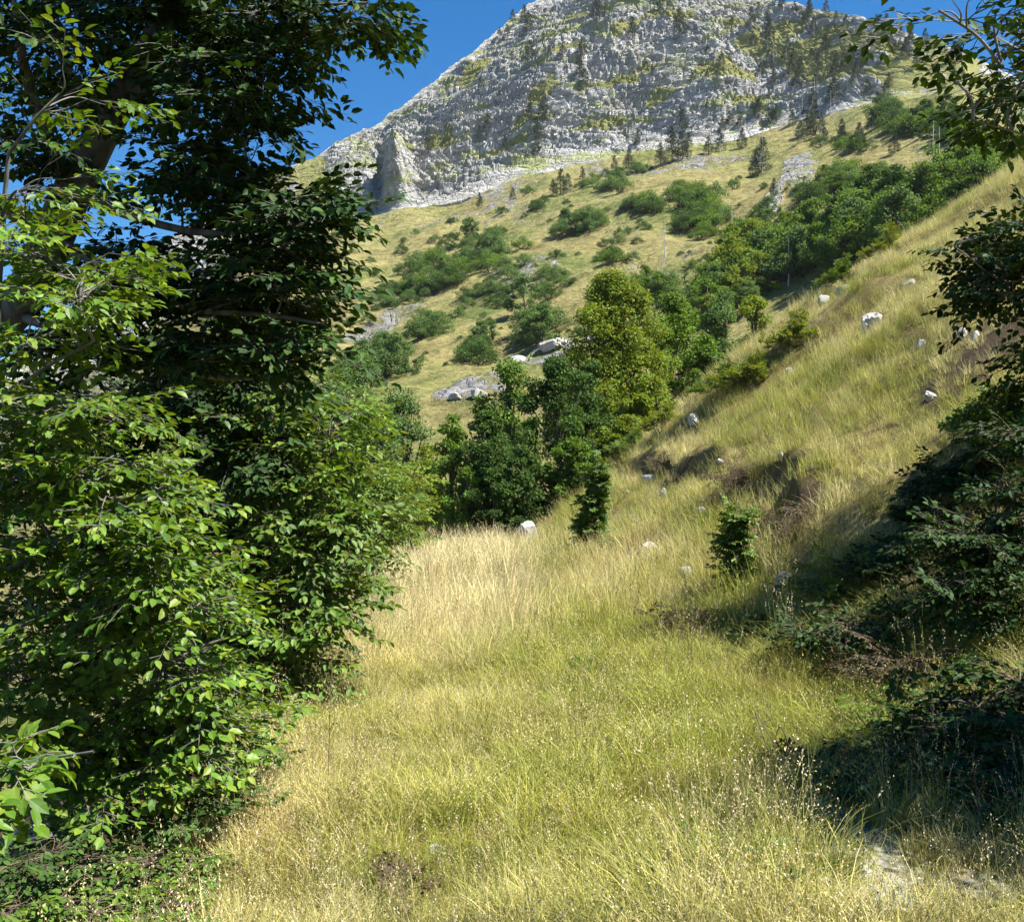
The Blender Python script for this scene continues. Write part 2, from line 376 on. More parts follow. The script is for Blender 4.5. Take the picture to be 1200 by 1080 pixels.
    c = mixc(N, t, rk.outputs[0], gm, rockc)
    p = N('BsdfPrincipled', Roughness=.95); p.inputs['Specular IOR Level'].default_value = .1; L(c, p.inputs['Base Color'])
    kr = N('Math', operation='MULTIPLY'); L(k2.outputs[0], kr.inputs[0]); L(rk.outputs[0], kr.inputs[1])
    hb_ = N('Math', operation='MULTIPLY_ADD'); L(kr.outputs[0], hb_.inputs[0]); hb_.inputs[1].default_value = .8; L(a2.outputs[0], hb_.inputs[2])
    b = N('Bump', Strength=.75, Distance=1.0); L(hb_.outputs[0], b.inputs['Height'])
    L(b.outputs[0], p.inputs['Normal']); L(p.outputs[0], out.inputs[0]); return m

# ------------------------------------------------------------------ near ground
def soft(d, s): return .5*(d+np.sqrt(d*d+s*s))
def scarp_q(x, y): return x-(3.1-.10*np.clip(y, 0, 40))-(1.35+.075*(np.clip(y, 8, 24)-12))+.45*noise(x*.3, y*.45, 31.)+.18*noise(x*1.3, y*1.6, 32.)
def scarp_m(x, y): return sm(8.5, 11, y)*(1-sm(24, 29, y))*sm(-.28, .12, noise(x*.2, y*.28, 33.)+.12)
def near_h(x, y, fine=True):
    x = np.asarray(x, float); y = np.asarray(y, float)
    yc = np.clip(y, 0, 40)
    x0 = 3.1-.10*yc
    d = np.minimum(soft(x-x0, .9), 60)
    z = .76*d-.0052*d*d*np.clip(1.2-d/80, .3, 1)
    z = z+.35*sm(0, 1.2, x-x0-.4+.5*noise(x*.4, y*.35, 3.))*sm(5, 10, y)
    q = scarp_q(x, y); z = z+.62*(sm(0, .28, q)-sm(-1.1, 1.0, q))*scarp_m(x, y)
    dl = soft(-1.75-.015*yc-x, .8)
    z = z-np.minimum(.5*dl, 9)
    crest = 29+.95*np.clip(x, 0, 19)+1.6*noise(x*.12, 5.2)
    z = z-.62*soft(y-crest, 3.)
    z = z+.10*noise(x*.55, y*.55, 1.)+(.55*noise(x*.2, y*.2, 2.)+.34*noise(x*.45, y*.45, 12.))*sm(1.2, 5, d)
    st = (z+.4*noise(x*.25, y*.25, 15.))/1.5; fs = st-np.floor(st); z = z+.30*(sm(.0, 1., fs)-fs)*sm(1.5, 4, d)
    if fine: z = z+.035*noise(x*2.1, y*2.1, 4.)+.10*noise(x*1.1, y*1.1, 6.)*sm(.3, 2, d)
    return z
_ys = np.geomspace(1.8, 70, 4000)
def hit(px, py):
    u, v = (px-HX)/F, (HY-py)/F
    below = EYE+v*_ys <= near_h(u*_ys, _ys)
    Y = _ys[below.argmax()] if below.any() else 30.
    return np.array([u*Y, Y, float(near_h(u*Y, Y))])

def ell(px, py, cx, cy, rx, ry, rot=0.):
    c, s = math.cos(math.radians(rot)), math.sin(math.radians(rot)); dx, dy = px-cx, py-cy
    return ((dx*c+dy*s)/rx)**2+((-dx*s+dy*c)/ry)**2
xs = np.unique(np.concatenate([np.linspace(-60, -8, 60), np.linspace(-8, 14, 300), np.linspace(14, 70, 90)]))
ysr = np.unique(np.concatenate([np.linspace(-30, 0, 30), np.linspace(0, 14, 170), np.linspace(14, 34, 180), np.linspace(34, 90, 110)]))
GX, GY = np.meshgrid(xs, ysr); GZ = near_h(GX, GY)
x0g = 3.0-.10*np.clip(GY, 0, 40)
dirt = np.zeros_like(GX)
DIRT = (((772, 548), .6, .4), ((868, 555), .5, .35), ((935, 605), .5, .35), ((700, 572), .5, .35), ((840, 590), .3, .25), ((1160, 400), 1.3, 1.0), ((1185, 960), .5, .4))
for p, rx, ry in DIRT:
    h = hit(*p); dirt = np.maximum(dirt, 1-sm(.5, 1.3, np.hypot((GX-h[0])/rx, (GY-h[1])/ry)+.35*noise(GX*1.5, GY*1.5, 8.)))
dirt = np.maximum(dirt, 1.1*np.exp(-((scarp_q(GX, GY)-.08)/.13)**2)*sm(-.25, .25, noise(GX*1.6, GY*1.6, 35.)+.1)*scarp_m(GX, GY))
dirt = np.maximum(dirt, .8*sm(1.5, 2.1, -GX-.03*GY+.3*noise(GX*1.2, GY*1.2, 3.))*(1-sm(12, 20, GY)))
gravel = np.zeros_like(GX)
GR = [((1008, 985), .24, .6), ((1040, 1055), .3, .25), ((1170, 1040), .2, .12)]
for p, rx, ry in GR:
    h = hit(*p); gravel = np.maximum(gravel, 1-sm(.4, 1.2, np.hypot((GX-h[0])/rx, (GY-h[1])/ry)+.4*noise(GX*3, GY*3, 9.)))
acc = Acc(); nx, ny = len(xs), len(ysr)
i = np.arange(ny-1)[:, None]*nx; j = np.arange(nx-1)[None]
acc.add(np.stack([GX, GY, GZ], -1).reshape(-1, 3), np.stack([i+j, i+j+1, i+nx+j+1, i+nx+j], -1).reshape(-1, 4))
g = obj('ground', acc, ground_mat(), smooth=True, attrs={'dirt': dirt.ravel(), 'gravel': gravel.ravel()}); g['kind'] = 'structure'

# ------------------------------------------------------------------ mountain
RX = [-2400, -800, -400, 0, 60, 120, 180, 240, 300, 330, 370, 430, 490, 545, 585, 620, 650, 720, 800, 860, 920, 960, 1010, 1060, 1120, 1200, 1400, 1800, 2600]
RY = [540, 535, 510, 425, 390, 340, 290, 255, 212, 197, 186, 150, 110, 70, 35, 5, -16, -24, -20, -10, 3, 12, 22, 38, 58, 92, 150, 260, 420]
BX = [-2400, -400, 0, 120, 240, 330, 400, 450, 540, 640, 760, 860, 960, 1050, 1130, 1200, 1400, 1800, 2600]
BY = [548, 540, 500, 420, 335, 270, 255, 256, 236, 204, 184, 166, 140, 112, 96, 120, 180, 290, 440]
U = np.unique(np.concatenate([np.linspace(-1.6, -.5, 60), np.linspace(-.5, .5, 760), np.linspace(.5, 1.5, 70)]))
PX = HX+U*F
vc = (HY-np.interp(PX, BX, BY))/F; vr = (HY-np.interp(PX, RX, RY))/F
k = np.array([1, 3, 5, 3, 1.])/13
vc = np.convolve(np.pad(vc, 2, 'edge'), k, 'valid')
Yb = 46.; Yc = np.interp(PX, [-2400, 0, 330, 600, 900, 1100, 1300, 2600], [230, 300, 320, 300, 290, 265, 230, 200])
zb = np.interp(PX, [-2400, 0, 400, 600, 800, 1000, 1200, 2600], [-14, -13, -10, -9, -6, 0, 6, 12])
zc = EYE+vc*Yc
dY = np.maximum(16, 780*(vr-vc)); Yr = Yc+dY; zr = EYE+vr*Yr
n1, n2, n3 = 300, 330, 24
s = np.linspace(0, 1, n1)**1.5
Y1 = Yb+(Yc-Yb)*s[:, None]; Z1 = zb+(zc-zb)*(s[:, None]*.93+.07*s[:, None]**2)
tt = np.linspace(0, 1, n2+1)[1:, None]
Y2 = Yc+(Yr-Yc)*tt; Z2 = zc+(zr-zc)*(tt**1.0)
bb = np.linspace(0, 1, n3+1)[1:, None]
Y3 = Yr+bb*260; Z3 = zr-260*bb*(.15+.5*bb)
MY = np.concatenate([Y1, Y2, Y3]); MZ = np.concatenate([Z1, Z2, Z3]); MX = U[None]*MY
cl = np.concatenate([np.zeros((n1, 1)), np.ones((n2, 1)), np.ones((n3, 1))])+0*MX
tv = np.concatenate([np.zeros((n1, 1)), tt, np.ones((n3, 1))])+0*MX
PXX = HX+MX/MY*F; PYY = HY-(MZ-EYE)/MY*F
X_, Y_, Z_ = MX.copy(), MY.copy(), MZ.copy()
# grassy slope relief
far = sm(50, 140, Y_)
MZ += (2.6*fbm(X_*.028, Y_*.028, 0., 3)+.55*fbm(X_*.16, Y_*.16, 4., 3))*far*(1-.75*cl)
# how rocky: cliffs, scree and outcrops in the meadow
rock = np.clip(cl*1.2, 0, 1)*sm(-.06, .03, tv+.03*fbm(X_*.06, Z_*.04, 1., 4)*cl)
green = np.zeros_like(rock)
for e in ((330, 215, 45, 14, -30), (365, 225, 22, 40, 0), (512, 165, 20, 12, -30), (560, 90, 25, 10, -30), (665, 70, 30, 7, -15), (640, 110, 22, 9, -35),
          (705, 150, 55, 7, -12), (620, 150, 40, 6, -20), (730, 95, 60, 7, -20), (850, 90, 36, 18, -10), (905, 45, 50, 18, 10), (950, 75, 60, 26, 15),
          (1010, 60, 60, 18, 20), (1070, 90, 60, 22, 20), (690, 25, 40, 8, -10), (800, 30, 40, 8, 0), (880, 120, 22, 12, -20), (470, 180, 16, 8, -20),
          (595, 175, 30, 5, -15), (740, 40, 30, 6, -25), (540, 200, 40, 6, -15), (780, 110, 30, 6, -20), (1110, 75, 50, 20, 20)):
    q = ell(PXX, PYY, *e); f = (1-sm(.4, 1.5, q+1.1*fbm(X_*.09, Z_*.14, 2., 5)))*.85
    rock = rock*(1-.92*f); green = np.maximum(green, f)
outc = .42*sm(.72, 1.0, np.concatenate([s[:, None]+0*MX[:n1], 0*MX[n1:]]))*(1-cl)+.47*sm(-.2, .6, fbm(X_*.03+.3*Z_*.03, Z_*.06, 8., 4))
for e in ((610, 325, 65, 22, -15, .62), (450, 370, 70, 10, -22, .7), (730, 275, 22, 40, 0, .5), (700, 230, 40, 12, -5, .45), (936, 200, 22, 30, 25, 1.1),
          (905, 235, 25, 9, -50, .9), (850, 283, 48, 6, -22, .9), (560, 455, 60, 18, -20, .72), (640, 410, 40, 14, -20, .8), (540, 465, 40, 16, -10, .75),
          (520, 255, 60, 10, -10, .45), (425, 275, 40, 6, -30, .6), (1060, 170, 60, 12, 0, .35), (300, 320, 120, 40, -40, .5), (60, 480, 160, 40, -30, .62), (780, 300, 40, 14, -5, .4)):
    q = ell(PXX, PYY, *e[:5]); outc = np.maximum(outc, e[5]*(1-sm(.45, 1.3, q+.5*fbm(X_*.1, Y_*.1, 3., 3))))
rock = np.maximum(rock, np.where(cl < .5, outc*(.75+.35*fbm(X_*.3, Y_*.3, 5., 2)), 0))
# stone breaking through the turf: lumpy relief where it is rocky
f1, f2, cid = voronoi(X_*.45, Y_*.45, Z_*.6)
MZ += np.where(cl < .5, 1, 0)*np.clip(rock, 0, 1)*(.9*(cid-.3)+.5*(f2-f1))*sm(60, 120, Y_)*.9
# cliff relief along the outward normal of the face
nY = -(zr-zc)/np.hypot(zr-zc, dY); nZ = dY/np.hypot(zr-zc, dY)
env = cl*(.25+.75*sm(0, .10, tv))*(1-.72*sm(.86, 1.0, tv))*sm(4, 60, zr-zc)
wx = X_+6*fbm(X_*.03, Z_*.03, 7., 2); wz = Z_+5*fbm(X_*.03, Z_*.02, 9., 2)
D = 5.0*ridged(wx*.016, Y_*.008, wz*.008, 2)
bed = wz+.16*wx+3*noise(X_*.03, Z_*.02, 12.)
def ledge(q):
    f = q-np.floor(q); h = _H[np.floor(q).astype(int) & 255]; return (f**.7)*(.4+h)
_H = rng(21).random(256)
D += 3.0*ledge(bed/8.5+.25*noise(X_*.03, Z_*.05, 3.))+2.0*ledge(bed/3.2+.4*noise(X_*.08, Z_*.1, 5.))+.95*ledge(bed/1.4+.35*noise(X_*.1, Z_*.1, 6.))
rough = .35+.75*sm(-.3, .4, noise(X_*.018, Z_*.03, 41.))
flu = sm(-.2, .3, noise(X_*.02, Z_*.03, 4.))
D += 1.2*ridged(wx*.11, bed*.02, 2.2, 3)*flu
f1, f2, cid = voronoi(wx*.13, Y_*.03, bed*.20); D += rough*1.3*(cid-.5)-.6*np.exp(-((f2-f1)/.06)**2)
f1, f2, cid = voronoi(wx*.36+.5*noise(X_*.3, Z_*.3, 2.), Y_*.06, bed*.45); D += rough*.9*(cid-.5)-.5*np.exp(-((f2-f1)/.08)**2)
f1, f2, cid = voronoi(wx*.9, Y_*.1, bed*.8); D += rough*.35*(cid-.5)
D += .15*fbm(X_*.8, Y_*.2, Z_*.9, 2)
D += 14*np.exp(-ell(PXX, PYY, 466, 222, 15, 42)**1.)-7*np.exp(-ell(PXX, PYY, 446, 215, 9, 40))   # the pinnacle standing out of the left wall
D -= np.percentile(D[n1:n1+n2], 45); D = np.where(tv < .12, np.minimum(D, D*.3+.7*D*tv/.12), D)
D *= env*(1-.3*green)
MY += nY*D; MZ += nZ*D
MX = MX
V = np.stack([MX, MY, MZ], -1); nr, nc = MX.shape
dx = np.gradient(V, axis=1); dy = np.gradient(V, axis=0); nn = unit(np.cross(dx, dy)); slope = np.abs(nn[..., 2])
sl = slope.copy()
for _ in range(2): sl[1:-1, 1:-1] = (sl[:-2, 1:-1]+sl[2:, 1:-1]+sl[1:-1, :-2]+sl[1:-1, 2:]+sl[1:-1, 1:-1])/5
led = cl*sm(.74, .9, sl+.12*fbm(X_*.06, Z_*.06, 6., 2))
rock = np.where(cl > .5, rock*(1-.75*led), rock); green = np.maximum(green, led*.8)
acc = Acc(); i = np.arange(nr-1)[:, None]*nc; j = np.arange(nc-1)[None]
acc.add(V.reshape(-1, 3), np.stack([i+j, i+j+1, i+nc+j+1, i+nc+j], -1).reshape(-1, 4))
mo = obj('mountain', acc, mountain_mat(), smooth=False, attrs={'scree': ((cl < .5)*1.0).ravel(), 'rock': np.clip(rock, 0, 1).ravel(), 'green': green.ravel()}); mo['kind'] = 'structure'
MV = V[:n1+n2].reshape(-1, 3); MPX = HX+MV[:, 0]/MV[:, 1]*F; MPY = HY-(MV[:, 2]-EYE)/MV[:, 1]*F
def on_mountain(px, py):
    d = (MPX-px)**2+(MPY-py)**2; c = np.where(d < max(9., d.min()*1.5+.1))[0]
    return MV[c[MV[c, 1].argmin()]].copy()

# ------------------------------------------------------------------ near trees and bushes, leaf by leaf
def P2(px, py, Y, rx, ry, rz, n):            # a foliage mass: photo pixel, distance, half sizes in pixels (rz in metres)
    return (at(px, py, Y), (rx/F*Y, rz, ry/F*Y), n)
def leafy(name, label, cat, base, limbs, blobs, leafsize, mats, seed, parts=('trunk', 'crown'), group=None, **kw):
    base = np.asarray(base, float); t = thing(name, label, cat, base, group)
    wood, leaf = Acc(), Acc()
    for L in limbs:
        p = spline(L[0], max(8, 5*len(L[0])))
        tube(wood, p-base, L[1], L[2], 9 if L[1] > .03 else 6)
    blob_foliage(leaf, wood, base, blobs, limbs, leafsize, seed, **kw)
    obj(parts[0], wood, mats[1], t, smooth=True); obj(parts[1], leaf, mats[0], t)
    return t
def gz(x, y): return float(near_h(x, y))
def gp(x, y, dz=-.05): return np.array([x, y, gz(x, y)+dz])

# the big beech on the left
Y = 7.0
b0 = gp(-3.75, 7.3)
trunk = [b0, at(-30, 470, 7.25), at(40, 330, 7.1), at(85, 225, 7.0), at(128, 140, 6.95), at(190, 30, 6.9), at(225, -70, 6.9), at(240, -260, 6.9), at(250, -420, 7)]
limbs = [(trunk, .17, .035),
         ([at(128, 140, 6.95), at(190, 85, 6.8), at(250, 52, 6.6), at(310, 14, 6.4), at(350, 8, 6.3), at(430, 4, 6.1)], .045, .008),
         ([at(85, 225, 7), at(150, 252, 6.8), at(230, 272, 6.5), at(300, 270, 6.3), at(400, 262, 6.1)], .035, .007),
         ([at(60, 280, 7), at(140, 320, 6.7), at(220, 360, 6.4), at(320, 370, 6.2), at(380, 380, 6.1)], .035, .007),
         ([at(20, 370, 7.15), at(120, 400, 6.7), at(240, 440, 6.4), at(340, 440, 6.3)], .035, .008),
         ([at(85, 225, 7), at(40, 120, 6.7), at(20, 30, 6.4), at(10, -80, 6.2)], .05, .012),
         ([at(190, 30, 6.9), at(260, -60, 7.2), at(360, -140, 7.4), at(430, -200, 7.5)], .05, .012),
         ([at(60, 280, 7), at(-60, 200, 6.8), at(-160, 120, 6.6)], .05, .012)]
B = [P2(60, 50, 6.4, 75, 60, .7, 22), P2(160, 10, 6.7, 80, 45, .7, 20), P2(235, 6, 6.6, 60, 26, .5, 12), P2(310, 16, 6.3, 46, 16, .5, 12), P2(350, 30, 6.2, 30, 28, .4, 12),
     P2(410, 6, 6.1, 40, 14, .35, 11), P2(405, 40, 6.1, 24, 7, .2, 5),
     P2(300, 85, 6.3, 46, 26, .5, 17), P2(235, 110, 6.6, 45, 45, .6, 19), P2(278, 140, 6.3, 36, 24, .5, 14), P2(60, 90, 7.6, 70, 55, .4, 12),
     P2(225, 195, 6.5, 36, 36, .5, 13), P2(255, 205, 6.4, 30, 30, .5, 14), P2(40, 165, 6.4, 60, 55, .7, 16), P2(200, 120, 7.3, 26, 30, .3, 5),
     P2(330, 250, 6.3, 55, 24, .5, 18), P2(362, 256, 6.1, 34, 16, .4, 14), P2(330, 292, 6.2, 46, 20, .5, 15), P2(270, 242, 6.5, 50, 16, .5, 9), P2(325, 325, 6.3, 50, 22, .5, 13),
     P2(330, 345, 6.2, 30, 16, .4, 9), P2(130, 290, 6.8, 50, 24, .5, 9), P2(200, 325, 6.5, 60, 26, .6, 14), P2(260, 345, 6.4, 50, 24, .5, 12), P2(150, 360, 6.6, 60, 28, .6, 14),
     P2(255, 400, 6.5, 70, 28, .6, 18), P2(345, 400, 6.3, 44, 26, .5, 14), P2(60, 400, 6.6, 60, 26, .6, 10), P2(170, 420, 6.6, 70, 26, .6, 14),
     P2(240, -70, 7, 150, 60, 1.2, 30), P2(60, -80, 6.6, 150, 70, 1.2, 26), P2(380, -120, 7.4, 110, 60, 1.2, 26), P2(150, -220, 7, 200, 90, 1.6, 30), P2(-120, 100, 6.7, 90, 130, 1.2, 24),
     P2(340, -250, 7.4, 150, 80, 1.4, 26), P2(230, -400, 7.1, 150, 90, 1.5, 20)]
leafy('beech_tree', 'tall dark beech with a leaning grey trunk, spreading over the upper left of the path', 'tree', b0, limbs, B, .072, (BEECH_SHADE, BARK), 11, dens=1.0)

# a second beech stem behind it, down the bank, that fills the shade
b0 = gp(-3.3, 10.2)
limbs = [([b0, at(230, 640, 10), at(250, 500, 9.8), at(270, 380, 9.6), at(280, 260, 9.5)], .09, .02),
         ([at(240, 560, 9.9), at(150, 470, 9.5), at(60, 420, 9.2)], .04, .01), ([at(255, 470, 9.7), at(330, 430, 9.5), at(390, 410, 9.4)], .03, .008)]
B = [P2(300, 470, 9.6, 85, 50, .9, 44), P2(250, 430, 8.6, 60, 40, .6, 26), P2(290, 520, 8.4, 50, 50, .5, 26), P2(220, 500, 9.6, 90, 60, .9, 40), P2(120, 480, 9.5, 100, 50, .9, 26), P2(340, 540, 9.4, 60, 60, .7, 28), P2(250, 590, 9.6, 90, 60, .9, 30),
     P2(60, 540, 9.6, 100, 70, .9, 24), P2(330, 640, 9.4, 60, 60, .7, 24), P2(180, 660, 9.8, 110, 60, .9, 24), P2(330, 730, 9.3, 60, 55, .6, 20), P2(220, 760, 9.6, 100, 60, .8, 20), P2(300, 380, 9.5, 60, 34, .7, 16), P2(20, 650, 9.7, 100, 80, .9, 20)]
leafy('beech_tree', 'dark slender beech standing in deep shade behind the bright young beech', 'tree', b0, limbs, B, .075, (BEECH_SHADE, BARK), 12)

# young beech whose lit boughs fill the left edge
b0 = gp(-2.75, 5.4)
limbs = [([b0, at(-60, 800, 5.35), at(-30, 600, 5.2), at(-10, 440, 5.1), at(0, 300, 5.0), at(10, 180, 4.9)], .05, .008),
         ([at(-60, 760, 5.3), at(60, 720, 5.0), at(170, 690, 4.9), at(250, 650, 4.8)], .02, .005), ([at(-50, 700, 5.3), at(60, 640, 5.0), at(160, 590, 4.9), at(250, 530, 4.8)], .02, .004),
         ([at(-30, 600, 5.2), at(50, 540, 5), at(140, 490, 4.9)], .018, .004), ([at(-20, 500, 5.1), at(40, 440, 4.9), at(110, 400, 4.8)], .016, .004),
         ([at(-70, 830, 5.3), at(60, 800, 5.1), at(190, 770, 5.0), at(290, 740, 5)], .02, .005)]
B = [P2(30, 230, 4.8, 60, 34, .35, 9), P2(70, 110, 4.8, 46, 26, .3, 4), P2(40, 300, 4.8, 60, 30, .35, 10), P2(70, 350, 4.8, 66, 26, .35, 12), P2(100, 310, 4.8, 44, 18, .25, 7), P2(30, 400, 4.8, 56, 26, .35, 10),
     P2(110, 480, 4.8, 75, 26, .4, 13), P2(40, 490, 4.9, 60, 40, .4, 11), P2(150, 545, 4.8, 50, 26, .4, 12), P2(110, 560, 4.9, 80, 34, .45, 18), P2(30, 590, 4.9, 60, 45, .45, 14),
     P2(140, 610, 4.8, 75, 34, .45, 20), P2(80, 650, 4.9, 85, 40, .45, 20), P2(180, 660, 4.8, 60, 34, .4, 18), P2(150, 710, 4.9, 90, 36, .45, 20), P2(30, 710, 4.9, 60, 44, .45, 14), P2(205, 720, 4.9, 50, 30, .4, 12),
     P2(80, 770, 5.0, 90, 34, .45, 14), P2(190, 780, 5.0, 70, 30, .4, 14), P2(20, 800, 4.9, 60, 40, .4, 8), P2(140, 830, 5.1, 80, 24, .35, 8), P2(235, 805, 5.1, 40, 26, .3, 7), P2(60, 850, 5.0, 70, 30, .35, 18), P2(180, 870, 5.1, 70, 26, .35, 18), P2(110, 915, 4.9, 70, 22, .3, 14), P2(240, 860, 5.3, 50, 24, .3, 10)]
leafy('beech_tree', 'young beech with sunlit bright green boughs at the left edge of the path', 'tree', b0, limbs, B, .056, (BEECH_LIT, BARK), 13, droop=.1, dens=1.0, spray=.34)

# low bough with large pale leaves, bottom left
b0 = gp(-2.0, 3.7)
limbs = [([b0, at(-60, 960, 3.65), at(10, 900, 3.6), at(110, 880, 3.5)], .014, .004)]
B = [P2(30, 905, 3.5, 46, 18, .2, 9), P2(85, 888, 3.5, 30, 12, .15, 5), P2(15, 935, 3.5, 36, 14, .2, 6), P2(-20, 890, 3.6, 44, 24, .2, 6)]
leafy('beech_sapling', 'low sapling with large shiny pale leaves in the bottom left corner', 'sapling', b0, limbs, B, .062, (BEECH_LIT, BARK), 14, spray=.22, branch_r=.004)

# hazel and other shrubs along the left edge of the path, receding
def shrub(label, base, blobs, leafsize, mat, seed, name='leafy_shrub', cat='shrub', group=None, **kw):
    base = np.asarray(base, float); r = rng(seed); limbs = []
    for c, rad, n in blobs[:5]:
        e = np.asarray(c); m = (base+e)/2+r.normal(0, .12, 3)
        limbs.append(([base+r.normal(0, .06, 3)*[1, 1, 0], m, e], min(.014, 4.5*kw.get('branch_r', .006)**1.15), .002))
    return leafy(name, label, cat, base, limbs, blobs, leafsize, (mat, TWIG), seed, ('stems', 'foliage'), group, **kw)
shrub('tall hazel bush with lit leaves on the path edge, right of the young beech', gp(-2.05, 8.4),
      [P2(330, 560, 8.4, 50, 50, .4, 24), P2(385, 520, 8.7, 36, 60, .4, 22), P2(350, 640, 8.3, 55, 45, .4, 24), P2(395, 600, 8.6, 34, 50, .35, 20), P2(340, 715, 8.2, 55, 40, .4, 22),
       P2(385, 690, 8.4, 34, 40, .35, 16), P2(300, 770, 8.0, 55, 34, .4, 16), P2(345, 790, 8.2, 44, 30, .3, 14), P2(270, 690, 8.2, 45, 45, .4, 14), P2(310, 490, 8.6, 40, 40, .4, 14), P2(250, 840, 7.6, 60, 24, .3, 10)], .072, HAZEL, 21)
shrub('tall leafy bush with small pale green leaves beyond the hazel', gp(-2.35, 14),
      [P2(425, 560, 14, 34, 50, .6, 36), P2(400, 480, 14.5, 30, 50, .6, 30), P2(440, 630, 14, 32, 34, .5, 26), P2(415, 690, 13.5, 30, 28, .5, 20), P2(400, 620, 14, 30, 50, .6, 26), P2(460, 600, 14.5, 22, 30, .5, 16)], .075, HAZEL, 22, full=False, spray=.45)
shrub('yellowish bush at the far end of the path, left side', gp(-2.4, 21),
      [P2(465, 590, 21, 30, 34, .7, 32), P2(450, 640, 20.5, 26, 26, .6, 24), P2(480, 625, 21, 18, 24, .5, 18), P2(440, 560, 22, 28, 34, .7, 26), P2(485, 560, 23, 22, 30, .6, 18)], .08, YELLOWGREEN, 23, full=False, spray=.45)

for k, (px, py, Yd, sx, sy, m, lab) in enumerate((
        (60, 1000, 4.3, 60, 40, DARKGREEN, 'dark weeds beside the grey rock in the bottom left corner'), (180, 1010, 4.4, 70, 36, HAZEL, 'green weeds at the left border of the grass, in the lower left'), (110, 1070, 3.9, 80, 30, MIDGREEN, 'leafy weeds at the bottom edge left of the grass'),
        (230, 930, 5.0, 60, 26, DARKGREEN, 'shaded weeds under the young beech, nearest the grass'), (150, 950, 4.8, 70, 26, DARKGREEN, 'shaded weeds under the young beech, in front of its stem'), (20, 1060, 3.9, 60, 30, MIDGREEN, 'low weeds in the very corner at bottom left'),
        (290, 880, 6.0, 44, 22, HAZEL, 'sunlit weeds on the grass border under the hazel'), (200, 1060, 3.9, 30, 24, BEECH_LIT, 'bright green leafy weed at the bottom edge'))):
    x_ = (px-HX)/F*Yd; b_ = gp(x_, Yd); pb = HY-(b_[2]-EYE)/Yd*F; sh = min(0, py+sy-pb)
    shrub(lab, b_, [P2(px, py, Yd, sx*.7, sy*.7, .2, 14), P2(px-sx*.5, py+sy*.3, Yd, sx*.5, sy*.5, .2, 9), P2(px+sx*.5, py+sy*.3, Yd, sx*.5, sy*.5, .2, 9)], .034, m, 400+k, name='weed_clump', cat='weeds', spray=.17, branch_r=.003)

def stalk(label, px, py, hpx, seed, lean=0., mat=None):
    h = hit(px, py); r = rng(seed); H = hpx/F*h[1]; t = thing('dry_stalk', label, 'plant', h); w_, l_ = Acc(), Acc()
    P = spline([[0, 0, -.05], [lean*.3*H, 0, H*.5], [lean*H, r.normal(0, .03), H]], 9); tube(w_, P, .0035, .0012, 5)
    for q in range(12):
        f = r.uniform(.45, 1); i_ = int(f*8); a = r.uniform(0, 6.28); l = r.uniform(.03, .09)*(1.3-f); e = P[i_]+[math.cos(a)*l, math.sin(a)*l, l*1.2]
        tube(w_, [P[i_], e], .0012, .0007, 3); m_ = 5
        add_leaves(l_, e+r.normal(0, .008, (m_, 3)), r.normal(size=(m_, 3))+[0, 0, .6], r.normal(size=(m_, 3)), r.uniform(.008, .02, m_), False)
    obj('stem', w_, TWIG, t); obj('seed_heads', l_, DRYLEAF, t)  # the small scattered cards are the stalk's seed heads
stalk('tall reddish dry stalk on the left border of the grass, in front of the hazel', 385, 930, 150, 601, .02)
stalk('thin dry stalk leaning at the left border of the grass beside the tall one', 345, 925, 80, 602, -.3)
stalk('pale dry stalk standing in the shadow at lower right, the tallest there', 1065, 960, 110, 603, .1)
stalk('pale dry stalk at the right edge of the shadow', 1150, 990, 110, 604, -.15)
stalk('short dry stalk beside the gravel track', 985, 960, 80, 605, .1)
stalk('dry stalk in the sunlit strip at right', 945, 800, 60, 606, -.2)
for k, (px, py, s_, m, lab) in enumerate(((925, 1015, 26, HAZEL, 'bright green weed in the near grass, left of the gravel track'), (835, 1010, 22, MIDGREEN, 'green leafy weed low in the grass at the bottom, right of centre'), (1085, 805, 26, HAZEL, 'light green weed standing at the right of the sunlit strip'),
        (905, 880, 18, DRYLEAF, 'reddish weed at the shadow edge on the right of the path'), (470, 1040, 20, DRYLEAF, 'brown weed in the near grass, left of centre'), (690, 780, 18, MIDGREEN, 'small dark weed in the middle of the grassy path'))):
    h = hit(px, py+s_); shrub(lab, h, [P2(px, py, h[1], s_, s_*.8, .15, 14), P2(px+s_*.6, py+s_*.4, h[1], s_*.6, s_*.5, .12, 8), P2(px-s_*.6, py+s_*.4, h[1], s_*.6, s_*.5, .12, 8)], .03, m, 620+k, name='weed_clump', cat='weeds', spray=.13, branch_r=.002, droop=-.2, flat=.6)

# shaded bushes on the right edge and the beech that shades them
b0 = gp(2.9, 3.0)
limbs = [([b0, b0+[.1, 0, 1.0], b0+[.05, .1, 2.0], b0+[-.1, 0, 3.4]], .07, .02),
         ([b0+[.05, .1, 2.0], at(1360, 150, 3.0), at(1250, 100, 3.0), at(1175, 80, 2.97)], .008, .002),
         ([b0+[.05, .1, 1.8], at(1330, 230, 3.0), at(1230, 170, 3.0), at(1140, 140, 2.97)], .008, .002)]
B = [P2(1165, 30, 3.0, 44, 22, .2, 6), P2(1100, 12, 2.94, 45, 14, .15, 9), P2(1160, 75, 3.0, 40, 20, .2, 10), P2(1188, 120, 3.0, 34, 24, .2, 12), P2(1120, 95, 2.97, 18, 10, .12, 2), P2(1215, 60, 3.0, 40, 50, .3, 7),
     P2(1145, 120, 2.97, 26, 10, .15, 6), P2(1290, 60, 2.94, 50, 50, .3, 7)]
